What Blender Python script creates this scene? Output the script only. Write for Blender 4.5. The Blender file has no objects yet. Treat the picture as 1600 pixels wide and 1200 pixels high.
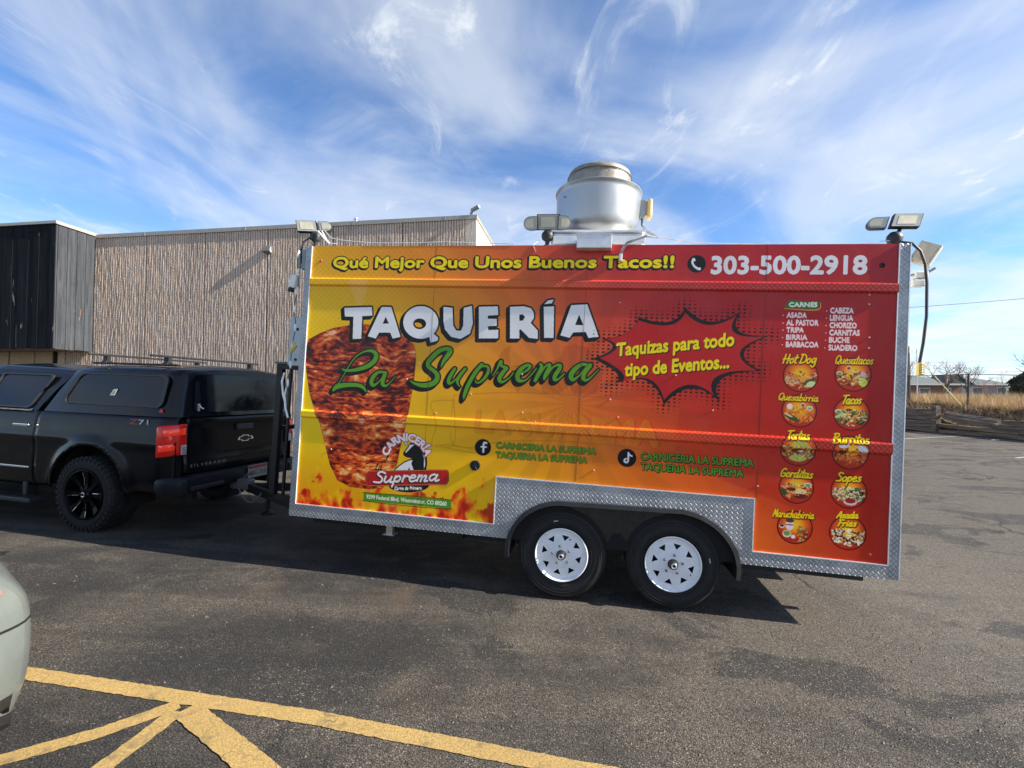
# ---------------------------------------------------------------- camera, sky, sun
import bpy, bmesh, math, random
import numpy as np
from mathutils import Matrix, Vector, Euler
R = math.radians
sc = bpy.context.scene
COL = sc.collection

def Mx(cols, loc):
    m = Matrix.Identity(4)
    for j, c in enumerate(cols):
        for i in range(3): m[i][j] = c[i]
    for i in range(3): m[i][3] = loc[i]
    return m

CAM_H = 1.66
roll, pitch = R(0.3), R(1.35)
cr, sr, cp, sp = math.cos(roll), math.sin(roll), math.cos(pitch), math.sin(pitch)
right0, up0, fwd = Vector((1, 0, 0)), Vector((0, -sp, cp)), Vector((0, cp, sp))
cam_r = right0 * cr + up0 * sr
cam_u = up0 * cr - right0 * sr
cam_d = bpy.data.cameras.new("camera")
cam = bpy.data.objects.new("camera", cam_d)
COL.objects.link(cam)
cam.matrix_world = Mx((cam_r, cam_u, -fwd), (0, 0, CAM_H))
cam_d.sensor_width = 36; cam_d.lens = 16.65
cam_d.clip_start = 0.05; cam_d.clip_end = 3000
sc.camera = cam

SUN_EL, SUN_AZ = 31.0, 102.2     # azimuth measured from +Y towards +X
world = bpy.data.worlds.new("World"); sc.world = world
world.use_nodes = True
nt = world.node_tree; N = nt.nodes; L = nt.links
N.clear()
wo = N.new("ShaderNodeOutputWorld"); bg = N.new("ShaderNodeBackground")
sky = N.new("ShaderNodeTexSky"); sky.sky_type = 'NISHITA'; sky.sun_disc = False
sky.sun_elevation = R(SUN_EL); sky.sun_rotation = R(SUN_AZ)
sky.altitude = 1600; sky.air_density = 1.0; sky.dust_density = 0.6; sky.ozone_density = 1.6
bg.inputs[1].default_value = 0.15
tc = N.new("ShaderNodeTexCoord")
def wmath(op, a, b=None, c=None, clamp=False):
    n = N.new("ShaderNodeMath"); n.operation = op; n.use_clamp = clamp
    for i, v in enumerate((a, b, c)):
        if v is None: continue
        if isinstance(v, (int, float)): n.inputs[i].default_value = v
        else: L.new(v, n.inputs[i])
    return n.outputs[0]
sep = N.new("ShaderNodeSeparateXYZ"); L.new(tc.outputs["Generated"], sep.inputs[0])
zc = wmath('MAXIMUM', wmath('ADD', sep.outputs[2], 0.10), 0.03)
px_ = wmath('DIVIDE', sep.outputs[0], zc); py_ = wmath('DIVIDE', sep.outputs[1], zc)
comb = N.new("ShaderNodeCombineXYZ"); L.new(px_, comb.inputs[0]); L.new(py_, comb.inputs[1])
def cloud_layer(scale, sx, sy, rot, lo, hi, detail, dist, off, rough=0.6):
    mp = N.new("ShaderNodeMapping"); L.new(comb.outputs[0], mp.inputs[0])
    mp.inputs['Rotation'].default_value = (0, 0, R(rot)); mp.inputs['Scale'].default_value = (sx, sy, 1); mp.inputs['Location'].default_value = off
    no = N.new("ShaderNodeTexNoise"); L.new(mp.outputs[0], no.inputs['Vector'])
    no.inputs['Scale'].default_value = scale; no.inputs['Detail'].default_value = detail
    no.inputs['Roughness'].default_value = rough; no.inputs['Distortion'].default_value = dist
    mr = N.new("ShaderNodeMapRange"); mr.interpolation_type = 'SMOOTHSTEP'
    L.new(no.outputs[0], mr.inputs[0]); mr.inputs[1].default_value = lo; mr.inputs[2].default_value = hi
    return mr.outputs[0]
veil = cloud_layer(0.75, 1.0, 0.8, 25, 0.38, 0.62, 7, 1.1, (3.1, 1.7, 0), 0.5)
streak = cloud_layer(1.1, 1.3, 0.6, -22, 0.46, 0.80, 9, 1.1, (1.3, 5.2, 0), 0.62)
wisp = cloud_layer(2.4, 1.3, 0.8, 40, 0.55, 0.82, 9, 1.2, (7.7, 2.2, 0), 0.65)
low = wmath('SUBTRACT', 1.0, wmath('MULTIPLY', sep.outputs[2], 2.6), clamp=True)    # thin cloud thickens towards the horizon
dens = wmath('ADD', wmath('ADD', wmath('MULTIPLY', veil, 0.62), wmath('MULTIPLY', streak, 0.45)), wmath('MULTIPLY', wisp, 0.8))
bands = cloud_layer(1.0, 0.35, 1.1, 12, 0.40, 0.58, 6, 0.6, (9.1, 4.4, 0), 0.55)
dens = wmath('ADD', dens, wmath('MULTIPLY', low, wmath('MULTIPLY_ADD', bands, 0.55, 0.06)))
dens = wmath('MULTIPLY', dens, 0.86, clamp=True)
skt = N.new("ShaderNodeMix"); skt.data_type = 'RGBA'; skt.blend_type = 'MULTIPLY'; skt.inputs[0].default_value = 1
L.new(sky.outputs[0], skt.inputs[6]); skt.inputs[7].default_value = (0.44, 0.57, 0.70, 1)
mixc = N.new("ShaderNodeMix"); mixc.data_type = 'RGBA'
L.new(dens, mixc.inputs[0]); L.new(skt.outputs[2], mixc.inputs[6]); mixc.inputs[7].default_value = (2.75, 2.9, 3.05, 1)
L.new(mixc.outputs[2], bg.inputs[0]); L.new(bg.outputs[0], wo.inputs[0])

sun_d = bpy.data.lights.new("sun", 'SUN'); sun_d.energy = 5.0; sun_d.angle = R(0.5); sun_d.color = (1, 0.92, 0.80)
sun = bpy.data.objects.new("sun", sun_d); COL.objects.link(sun)
sv = Vector((math.sin(R(SUN_AZ)) * math.cos(R(SUN_EL)), math.cos(R(SUN_AZ)) * math.cos(R(SUN_EL)), math.sin(R(SUN_EL))))
sun.rotation_euler = sv.to_track_quat('Z', 'Y').to_euler()
sc.view_settings.view_transform = 'Standard'; sc.view_settings.look = 'None'
sc.view_settings.exposure = 1.2; sc.view_settings.gamma = 1; sc.view_settings.use_curve_mapping = False
sc.render.engine = 'CYCLES'

# ---------------------------------------------------------------- helpers
rnd = random.Random(7)
def tag(o, label=None, cat=None, group=None, kind=None):
    if label: o['label'] = label
    if cat: o['category'] = cat
    if group: o['group'] = group
    if kind: o['kind'] = kind
    return o
def empty(name, mat=None, loc=None, parent=None):
    o = bpy.data.objects.new(name, None); COL.objects.link(o); o.empty_display_size = 0.1
    if parent: o.parent = parent
    if mat is not None: o.matrix_world = mat if parent is None else mat
    if loc is not None: o.location = loc
    return o
def mesh_obj(name, verts, faces, mat, parent=None, smooth=False, loc=None, uv=None):
    me = bpy.data.meshes.new(name); me.from_pydata([tuple(v) for v in verts], [], faces)
    if mat: me.materials.append(mat)
    if smooth:
        for p in me.polygons: p.use_smooth = True
        try: me.set_sharp_from_angle(angle=R(38))
        except Exception: pass
    if uv:
        ul = me.uv_layers.new(name="UVMap")
        for lp in me.loops:
            ul.data[lp.index].uv = uv(me.vertices[lp.vertex_index].co)
    o = bpy.data.objects.new(name, me); COL.objects.link(o)
    if parent: o.parent = parent
    if loc is not None: o.location = loc
    return o
def copy_tree(o, parent=None):
    c = o.copy(); COL.objects.link(c)
    if parent is not None: c.parent = parent
    for ch in list(o.children): copy_tree(ch, c)
    return c
class MB:
    def __init__(s): s.v = []; s.f = []
    def add(s, vs, fs):
        b = len(s.v); s.v += [tuple(x) for x in vs]; s.f += [tuple(i + b for i in f) for f in fs]; return s
    def box(s, x0, x1, y0, y1, z0, z1, M=None):
        vs = [Vector((x, y, z)) for z in (z0, z1) for y in (y0, y1) for x in (x0, x1)]
        if M: vs = [M @ q for q in vs]
        return s.add(vs, [(0, 2, 3, 1), (4, 5, 7, 6), (0, 1, 5, 4), (2, 6, 7, 3), (0, 4, 6, 2), (1, 3, 7, 5)])
    def bbox(s, x0, x1, y0, y1, z0, z1, b=0.01, M=None):      # box with chamfered edges
        bm = bmesh.new(); bmesh.ops.create_cube(bm, size=1)
        for v in bm.verts:
            v.co = Vector(((x0 + x1) / 2 + v.co.x * (x1 - x0), (y0 + y1) / 2 + v.co.y * (y1 - y0), (z0 + z1) / 2 + v.co.z * (z1 - z0)))
        bmesh.ops.bevel(bm, geom=list(bm.edges), offset=b, segments=2, affect='EDGES', profile=0.6)
        if M: bmesh.ops.transform(bm, matrix=M, verts=bm.verts)
        bm.verts.ensure_lookup_table()
        s.add([v.co.copy() for v in bm.verts], [tuple(v.index for v in f.verts) for f in bm.faces]); bm.free(); return s
    def prism(s, pts, d0, d1, axis='y', M=None):              # polygon (a, b) extruded along an axis
        n = len(pts)
        def P(a, b, d): return Vector((a, d, b)) if axis == 'y' else (Vector((d, a, b)) if axis == 'x' else Vector((a, b, d)))
        vs = [P(a, b, d0) for a, b in pts] + [P(a, b, d1) for a, b in pts]
        if M: vs = [M @ q for q in vs]
        return s.add(vs, [tuple(range(n)), tuple(range(2 * n - 1, n - 1, -1))] + [(i, i + n, (i + 1) % n + n, (i + 1) % n) for i in range(n)])
    def tube(s, pts, r, n=8, cap=True):
        pts = [Vector(p) for p in pts]; rs = r if isinstance(r, (list, tuple)) else [r] * len(pts); rings = []
        up = None; b = len(s.v)
        for i, p in enumerate(pts):
            t = (pts[min(i + 1, len(pts) - 1)] - pts[max(i - 1, 0)]).normalized()
            if up is None: up = Vector((0, 0, 1)) if abs(t.z) < 0.9 else Vector((1, 0, 0))
            a = t.cross(up).normalized(); c = a.cross(t).normalized(); up = c
            for k in range(n):
                th = 2 * math.pi * k / n; s.v.append(tuple(p + (a * math.cos(th) + c * math.sin(th)) * rs[i]))
        for i in range(len(pts) - 1):
            for k in range(n):
                s.f.append((b + i * n + k, b + i * n + (k + 1) % n, b + (i + 1) * n + (k + 1) % n, b + (i + 1) * n + k))
        if cap:
            s.f.append(tuple(b + k for k in range(n))[::-1]); s.f.append(tuple(b + (len(pts) - 1) * n + k for k in range(n)))
        return s
    def lathe(s, prof, n=32, M=None, a0=0, a1=2 * math.pi):    # profile (r, h) turned about local Z
        b = len(s.v); full = abs(a1 - a0 - 2 * math.pi) < 1e-6; m = n if full else n + 1
        for r, h in prof:
            for k in range(m):
                th = a0 + (a1 - a0) * k / n; q = Vector((r * math.cos(th), r * math.sin(th), h)); s.v.append(tuple(M @ q if M else q))
        for i in range(len(prof) - 1):
            for k in range(n):
                k2 = (k + 1) % m
                s.f.append((b + i * m + k, b + i * m + k2, b + (i + 1) * m + k2, b + (i + 1) * m + k))
        return s
    def build(s, name, mat, parent=None, smooth=False, loc=None, uv=None):
        return mesh_obj(name, s.v, s.f, mat, parent, smooth, loc, uv)
def fill(loops, fn=lambda a, b: (a, 0, b)):                   # planar polygon with holes -> verts, faces
    bm = bmesh.new(); es = []
    for lp in loops:
        vs = [bm.verts.new((a, b, 0)) for a, b in lp]
        for i in range(len(vs)): es.append(bm.edges.new((vs[i], vs[(i + 1) % len(vs)])))
    bmesh.ops.triangle_fill(bm, edges=es, use_beauty=True)
    bm.verts.index_update()
    V = [fn(v.co.x, v.co.y) for v in bm.verts]; F = [tuple(v.index for v in f.verts) for f in bm.faces]; bm.free()
    return V, F
def text_tris(txt, bold=0.0):                                 # glyph triangles of a line of text in its own plane
    cu = bpy.data.curves.new("t", 'FONT'); cu.body = txt; cu.resolution_u = 3; cu.offset = bold
    o = bpy.data.objects.new("t", cu); COL.objects.link(o)
    dg = bpy.context.evaluated_depsgraph_get(); me = bpy.data.meshes.new_from_object(o.evaluated_get(dg))
    V = np.array([v.co[:2] for v in me.vertices]); me.calc_loop_triangles(); T = np.array([t.vertices[:] for t in me.loop_triangles])
    bpy.data.objects.remove(o); bpy.data.curves.remove(cu); bpy.data.meshes.remove(me)
    return V, T

# ---------------------------------------------------------------- materials
class NB:
    def __init__(s, name):
        s.m = bpy.data.materials.new(name); s.m.use_nodes = True; s.t = s.m.node_tree; s.t.nodes.clear()
        s.out = s.n('OutputMaterial'); s.b = s.n('BsdfPrincipled'); s.t.links.new(s.b.outputs[0], s.out.inputs[0])
        s.tc = s.n('TexCoord')
    def n(s, k, **kw):
        x = s.t.nodes.new('ShaderNode' + k)
        for a, v in kw.items(): setattr(x, a, v)
        return x
    def l(s, a, b): s.t.links.new(a, b)
    def put(s, sock, v):
        if isinstance(v, (int, float)): sock.default_value = v
        elif isinstance(v, (tuple, list)): sock.default_value = (*v, 1) if len(v) == 3 and len(sock.default_value) == 4 else v
        else: s.l(v, sock)
    def m_(s, op, a, b=None, c=None, clamp=False):
        x = s.n('Math', operation=op, use_clamp=clamp)
        for i, v in enumerate((a, b, c)):
            if v is not None: s.put(x.inputs[i], v)
        return x.outputs[0]
    def coord(s, scale=(1, 1, 1), rot=(0, 0, 0), loc=(0, 0, 0), which='Object'):
        mp = s.n('Mapping'); s.l(s.tc.outputs[which], mp.inputs[0]); mp.inputs['Scale'].default_value = scale
        mp.inputs['Rotation'].default_value = rot; mp.inputs['Location'].default_value = loc; return mp.outputs[0]
    def noise(s, sc_, detail=4, rough=0.55, dist=0, vec=None):
        x = s.n('TexNoise'); x.inputs['Scale'].default_value = sc_; x.inputs['Detail'].default_value = detail
        x.inputs['Roughness'].default_value = rough; x.inputs['Distortion'].default_value = dist
        s.l(vec if vec is not None else s.tc.outputs['Object'], x.inputs['Vector']); return x.outputs[0]
    def vor(s, sc_, feat='F1', vec=None, out=0):
        x = s.n('TexVoronoi', feature=feat); x.inputs['Scale'].default_value = sc_
        s.l(vec if vec is not None else s.tc.outputs['Object'], x.inputs['Vector']); return x.outputs[out]
    def rng(s, v, a, b, c=0, d=1, sm=True):
        x = s.n('MapRange'); x.interpolation_type = 'SMOOTHSTEP' if sm else 'LINEAR'; s.put(x.inputs[0], v)
        for i, q in enumerate((a, b, c, d)): x.inputs[i + 1].default_value = q
        return x.outputs[0]
    def mix(s, f, a, b, mode='MIX'):
        x = s.n('Mix', data_type='RGBA', blend_type=mode); s.put(x.inputs[0], f); s.put(x.inputs[6], a); s.put(x.inputs[7], b); return x.outputs[2]
    def bump(s, h, strength=0.3, dist=0.01, normal=None):
        x = s.n('Bump'); x.inputs['Strength'].default_value = strength; x.inputs['Distance'].default_value = dist; s.l(h, x.inputs['Height'])
        if normal is not None: s.l(normal, x.inputs['Normal'])
        s.l(x.outputs[0], s.b.inputs['Normal']); return x.outputs[0]
    def set(s, **kw):
        for k, v in kw.items(): s.put(s.b.inputs[k.replace('_', ' ')], v)
        return s
def simple(name, col, rough=0.5, metal=0.0, var=0.15, nsc=12, bump=0.0, bsc=60, coat=0.0, dirt=None, spec=None):
    m = NB(name); n = m.noise(nsc, 5, 0.6)
    f = m.rng(n, 0.3, 0.7)
    c = m.mix(f, tuple(x * (1 - var) for x in col), tuple(min(1, x * (1 + var)) for x in col))
    if dirt: c = m.mix(m.rng(m.noise(nsc * 0.4, 8, 0.7), 0.5, 0.75, 0, dirt[1]), c, dirt[0])
    m.set(Base_Color=c, Roughness=m.rng(n, 0.2, 0.8, max(0.02, rough - 0.07), min(1, rough + 0.07)), Metallic=metal)
    if spec is not None: m.set(Specular_IOR_Level=spec)
    if coat: m.set(Coat_Weight=coat, Coat_Roughness=0.04)
    if bump: m.bump(m.noise(bsc, 6, 0.65), bump, 0.01)
    return m.m
def diamond_height(m, cell=0.038):                            # raised tread marks, two slanted sets in a checkerboard
    sx = m.n('SeparateXYZ'); m.l(m.tc.outputs['Object'], sx.inputs[0])
    hs = []
    for (o, ang) in ((0.0, 50), (0.5, -50)):
        fx = m.m_('SUBTRACT', m.m_('FRACT', m.m_('ADD', m.m_('DIVIDE', sx.outputs[0], cell), o + 40)), 0.5)
        fz = m.m_('SUBTRACT', m.m_('FRACT', m.m_('ADD', m.m_('DIVIDE', sx.outputs[2], cell), o + 40)), 0.5)
        c_, s_ = math.cos(R(ang)), math.sin(R(ang))
        p = m.m_('ADD', m.m_('MULTIPLY', fx, c_ / 0.46), m.m_('MULTIPLY', fz, s_ / 0.46))
        q = m.m_('ADD', m.m_('MULTIPLY', fx, -s_ / 0.15), m.m_('MULTIPLY', fz, c_ / 0.15))
        d = m.m_('SQRT', m.m_('ADD', m.m_('MULTIPLY', p, p), m.m_('MULTIPLY', q, q)))
        hs.append(m.rng(d, 1.0, 0.35, 0, 1))
    return m.m_('MAXIMUM', hs[0], hs[1])
def diamond_plate():
    m = NB('diamond_plate'); h = diamond_height(m)
    n = m.noise(5, 6, 0.65)
    c = m.mix(m.rng(n, 0.35, 0.7), (0.26, 0.27, 0.28), (0.42, 0.43, 0.44))
    c = m.mix(m.m_('MULTIPLY', h, 0.7), c, (0.62, 0.63, 0.64))
    m.set(Base_Color=c, Metallic=0.45, Roughness=m.rng(m.noise(30, 4), 0.3, 0.7, 0.36, 0.52))
    m.bump(h, 0.75, 0.0026); return m.m
MAT = {}
def mt(k, *a, **kw):
    if k not in MAT: MAT[k] = simple(k, *a, **kw)
    return MAT[k]
M_black = mt('black_painted_steel', (0.007, 0.007, 0.008), 0.55, 0, 0.3)
M_blackpl = mt('black_plastic', (0.018, 0.018, 0.019), 0.5, 0, 0.3, bump=0.1)
M_rubber = simple('tyre_rubber', (0.011, 0.011, 0.011), 0.8, 0, 0.3, 20, 0.15, 200, dirt=((0.05, 0.045, 0.038), 0.25))
M_alu = mt('aluminium', (0.72, 0.73, 0.74), 0.32, 0.85, 0.1)
M_lip = mt('bright_aluminium_edge', (0.86, 0.86, 0.85), 0.35, 0.4, 0.08)
M_galv = simple('galvanised_steel', (0.66, 0.67, 0.68), 0.34, 0.8, 0.14, 8, 0.04, 30)
M_white = mt('white_enamel', (0.82, 0.83, 0.84), 0.3, 0, 0.05)
M_whitepl = mt('white_plastic', (0.78, 0.77, 0.73), 0.45, 0, 0.06)
M_chrome = mt('chrome', (0.85, 0.85, 0.86), 0.08, 1, 0.04)
M_dark = mt('dark_void', (0.004, 0.004, 0.004), 0.9, 0, 0.2)
M_diamond = diamond_plate()
M_yel = mt('yellow_plastic', (0.60, 0.44, 0.12), 0.45, 0, 0.1)
M_grey = mt('grey_paint', (0.28, 0.31, 0.33), 0.45, 0, 0.1, dirt=((0.2, 0.17, 0.13), 0.3))
# printed artwork, outlines in millimetres on the trailer side (along, up)
SCRIPT = [[[356,1193,7],[383,1214,4],[441,1316,4],[473,1377,5],[524,1448,6],[585,1493,6],[647,1513,10],[698,1505,16],[722,1473,20],[708,1426,21],[656,1381,20],[585,1352,17],[504,1332,13],[440,1329,10],[407,1340,6]],[[334,1147,11],[358,1174,19],[412,1193,21],[485,1202,18],[559,1204,17],[615,1188,15],[646,1151,5]],[[799,1331,11],[750,1326,13],[708,1286,18],[691,1234,18],[713,1210,14],[756,1238,6],[806,1299,5],[822,1330,9]],[[818,1325,16],[799,1265,18],[799,1223,16],[830,1212,9],[872,1248,4],[913,1304,3]],[[1323,1399,4],[1341,1449,14],[1381,1509,20],[1394,1544,21],[1360,1560,17],[1301,1539,18],[1244,1487,20],[1205,1435,20],[1210,1398,17],[1260,1363,16],[1293,1327,20],[1287,1281,22],[1242,1246,22],[1164,1233,19],[1093,1246,11],[1048,1269,3]],[[1445,1389,13],[1416,1338,16],[1396,1284,16],[1411,1262,11],[1455,1296,6],[1507,1361,6]],[[1537,1393,12],[1499,1342,14],[1474,1288,13],[1486,1253,7],[1500,1240,4]],[[1680,1435,14],[1634,1376,16],[1593,1303,16],[1565,1239,17],[1545,1176,14],[1539,1136,6]],[[1617,1357,6],[1668,1413,7],[1722,1424,10],[1741,1398,11],[1726,1345,13],[1684,1294,10],[1644,1279,6],[1631,1300,5]],[[1780,1347,4],[1813,1402,6],[1843,1469,14],[1851,1434,10],[1893,1416,15],[1880,1396,16],[1843,1341,18],[1843,1308,16],[1872,1299,10],[1924,1337,6],[1957,1382,5]],[[2019,1376,5],[2070,1405,9],[2094,1439,12],[2067,1448,12],[2017,1411,18],[1992,1349,20],[2013,1315,15],[2065,1326,7],[2123,1390,5],[2147,1426,5]],[[2180,1462,11],[2190,1436,14],[2161,1366,16],[2143,1323,14]],[[2169,1357,6],[2216,1438,7],[2250,1463,11],[2255,1439,15],[2226,1369,16],[2217,1338,9]],[[2233,1360,6],[2285,1441,7],[2336,1463,12],[2341,1435,16],[2306,1373,17],[2304,1340,14],[2333,1344,8],[2382,1394,5]],[[2573,1469,11],[2522,1475,13],[2465,1432,19],[2436,1379,19],[2453,1346,14],[2502,1382,7],[2557,1453,7]],[[2590,1470,16],[2550,1419,18],[2536,1367,17],[2563,1347,10],[2611,1387,5],[2658,1441,4]]]
TAQ = [[[[389,1889],[652,1903],[662,1826],[566,1818],[571,1617],[488,1611],[481,1810],[399,1810]]],[[[743,1905],[835,1907],[938,1646],[865,1628],[839,1680],[735,1677],[708,1623],[630,1641]],[[788,1819],[820,1761],[764,1757]]],[[[1275,1783],[1273,1752],[1263,1721],[1246,1693],[1222,1670],[1193,1652],[1160,1640],[1124,1635],[1088,1638],[1053,1647],[1022,1663],[995,1685],[973,1712],[959,1742],[953,1774],[955,1806],[965,1837],[983,1865],[1007,1888],[1037,1906],[1070,1918],[1106,1922],[1142,1920],[1177,1910],[1208,1893],[1235,1871],[1255,1845],[1269,1815]],[[1164,1769],[1163,1758],[1159,1748],[1153,1739],[1144,1732],[1133,1726],[1121,1722],[1108,1721],[1095,1721],[1082,1724],[1070,1730],[1061,1737],[1053,1745],[1048,1755],[1046,1765],[1047,1775],[1050,1785],[1057,1794],[1066,1802],[1077,1808],[1089,1811],[1102,1813],[1115,1812],[1128,1809],[1140,1804],[1149,1797],[1157,1788],[1162,1779]]],[[[1154,1682],[1199,1663],[1213,1606],[1277,1624],[1281,1653],[1241,1680],[1228,1727]]],[[[1311,1921],[1394,1914],[1409,1761],[1439,1718],[1480,1719],[1497,1764],[1492,1916],[1564,1936],[1582,1785],[1560,1695],[1480,1647],[1396,1662],[1337,1723],[1319,1795]]],[[[1625,1929],[1791,1936],[1799,1862],[1709,1854],[1711,1828],[1788,1830],[1792,1770],[1714,1764],[1720,1732],[1806,1738],[1810,1664],[1641,1657]]],[[[1895,1935],[2013,1943],[2076,1927],[2101,1888],[2103,1844],[2079,1803],[2142,1742],[2146,1671],[2072,1677],[1998,1745],[1986,1744],[1990,1669],[1910,1666]],[[1979,1870],[2009,1873],[2027,1851],[2011,1822],[1982,1818]]],[[[2180,1942],[2267,1948],[2277,1684],[2198,1682]]],[[[2212,1995],[2260,2005],[2248,1972],[2182,1963]]],[[[2407,1961],[2539,1971],[2645,1706],[2561,1694],[2537,1742],[2436,1735],[2409,1689],[2331,1707]],[[2476,1884],[2514,1799],[2449,1797]]]]
BURST = [[[3309,1967],[3345,1929],[3381,1899],[3420,1877],[3459,1863],[3500,1857],[3543,1859],[3587,1869],[3632,1886],[3678,1912],[3726,1945],[3705,1903],[3693,1867],[3691,1836],[3699,1810],[3716,1789],[3743,1773],[3780,1763],[3826,1758],[3882,1757],[3947,1763],[3884,1734],[3834,1706],[3797,1678],[3772,1650],[3761,1622],[3762,1594],[3775,1566],[3802,1538],[3841,1511],[3893,1484],[3814,1478],[3746,1467],[3688,1453],[3642,1434],[3607,1410],[3583,1383],[3571,1351],[3570,1315],[3580,1275],[3602,1231],[3557,1267],[3513,1295],[3469,1314],[3426,1323],[3384,1323],[3342,1314],[3300,1295],[3260,1267],[3220,1230],[3181,1182],[3158,1241],[3130,1289],[3098,1327],[3061,1355],[3020,1373],[2973,1380],[2922,1376],[2866,1362],[2805,1338],[2739,1303],[2776,1321],[2802,1340],[2817,1360],[2820,1381],[2812,1402],[2793,1425],[2763,1449],[2721,1474],[2668,1499],[2602,1526],[2654,1547],[2696,1566],[2727,1585],[2748,1603],[2759,1620],[2760,1636],[2750,1651],[2731,1665],[2701,1678],[2662,1691],[2713,1696],[2759,1705],[2800,1716],[2836,1731],[2868,1748],[2894,1769],[2916,1792],[2933,1819],[2945,1848],[2952,1881],[3008,1861],[3060,1848],[3106,1841],[3149,1841],[3186,1846],[3220,1858],[3249,1876],[3273,1901],[3293,1931]],[[3309,1926],[3343,1892],[3378,1865],[3414,1846],[3451,1834],[3489,1829],[3528,1832],[3569,1842],[3610,1859],[3653,1883],[3697,1914],[3676,1876],[3664,1843],[3662,1815],[3669,1792],[3686,1774],[3712,1760],[3747,1751],[3792,1747],[3846,1748],[3908,1754],[3849,1727],[3801,1700],[3766,1674],[3742,1647],[3731,1620],[3732,1593],[3746,1566],[3771,1540],[3809,1513],[3859,1487],[3782,1484],[3715,1477],[3659,1466],[3612,1451],[3576,1432],[3550,1409],[3535,1383],[3530,1352],[3535,1318],[3551,1279],[3513,1310],[3474,1332],[3436,1347],[3398,1353],[3361,1352],[3324,1342],[3287,1324],[3250,1298],[3214,1263],[3179,1220],[3162,1271],[3141,1312],[3115,1344],[3084,1368],[3049,1383],[3008,1388],[2964,1385],[2914,1373],[2859,1351],[2800,1320],[2831,1336],[2852,1352],[2864,1370],[2865,1389],[2856,1409],[2837,1431],[2808,1455],[2769,1479],[2720,1506],[2660,1534],[2704,1553],[2740,1571],[2766,1589],[2784,1606],[2792,1622],[2792,1637],[2782,1651],[2764,1665],[2737,1678],[2700,1690],[2740,1697],[2777,1706],[2811,1717],[2841,1730],[2867,1745],[2890,1762],[2910,1781],[2927,1803],[2941,1826],[2951,1852],[3011,1834],[3065,1822],[3114,1816],[3157,1815],[3196,1820],[3229,1830],[3256,1846],[3279,1867],[3297,1894]]]
MEAT = [[59,1589],[168,1650],[296,1701],[443,1729],[595,1745],[778,1722],[912,1692],[1010,1640],[1073,1569],[1091,1464],[1087,1352],[1082,1240],[1070,1156],[1051,988],[1026,836],[995,673],[975,527],[937,396],[847,316],[692,302],[553,307],[433,353],[351,477],[289,655],[226,840],[153,985],[106,1103],[71,1246],[41,1390],[34,1494]]
ONION = [[416,2126],[482,2150],[556,2145],[600,2128],[598,2060],[573,1985],[566,1910],[505,1908],[481,1983],[433,2057]]
BULL = {"black":[[1088,718],[1067,680],[1038,641],[1036,626],[1056,614],[1103,609],[1119,595],[1109,573],[1119,536],[1141,494],[1233,502],[1241,561],[1234,619],[1208,668],[1183,689],[1201,708],[1174,714],[1150,730],[1119,724]],"face":[[1081,714],[1127,718],[1083,674],[1050,638],[1046,649],[1071,688]],"rump":[[1116,584],[1089,578],[1044,556],[999,520],[959,479],[1079,489],[1089,519],[1099,491],[1134,494],[1107,550]],"stripe":[[1201,653],[1225,611],[1233,553],[1225,516],[1217,559],[1218,603]],"hornl":[[1024,745],[1042,737],[1067,713],[1050,707]],"hornr":[[1108,770],[1148,752],[1174,733],[1150,723],[1135,744]],"banner":[[722,453],[1427,521],[1443,501],[1444,432],[1430,402],[723,329],[702,346],[700,428]],"disc":[[1283,389],[1279,373],[1266,357],[1245,342],[1216,329],[1181,317],[1141,309],[1099,303],[1057,301],[1016,303],[980,308],[949,316],[925,327],[910,341],[904,356],[908,372],[921,388],[943,403],[972,417],[1008,428],[1048,437],[1090,442],[1132,444],[1173,442],[1209,437],[1239,428],[1262,417],[1277,404]],"tail":[[955,479,5],[968,517,5],[951,538,5],[895,545,5],[874,573,5],[888,596,10],[903,612,3]],"arc":[1062,572,1047,819],"addr":[[684,266],[1480,272],[1482,196],[688,194]]}
GHOST = {"banner":[[1451,1162],[1909,1211],[2361,1218],[2798,1207],[3302,1158],[3285,825],[2816,833],[2382,837],[1932,805],[1477,736]],"ends":[[[1454,1118],[1253,1088],[1313,909],[1285,722],[1476,750]],[[3304,1107],[3549,1072],[3493,950],[3544,815],[3284,842]],[[1314,724],[1477,736],[1715,702],[1603,690]]],"bull":[[1818,1507],[1869,1583],[1923,1612],[1909,1539],[1933,1439],[2169,1464],[2328,1511],[2375,1620],[2445,1641],[2570,1610],[2646,1489],[2686,1368],[2641,1242],[2467,1232],[2428,1301],[2361,1227],[2218,1219],[2177,1306],[2034,1281],[2001,1207],[1960,1277],[1936,1385],[1858,1454]],"txt":[1649,867,3143,857,1638,1059]}
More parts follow.
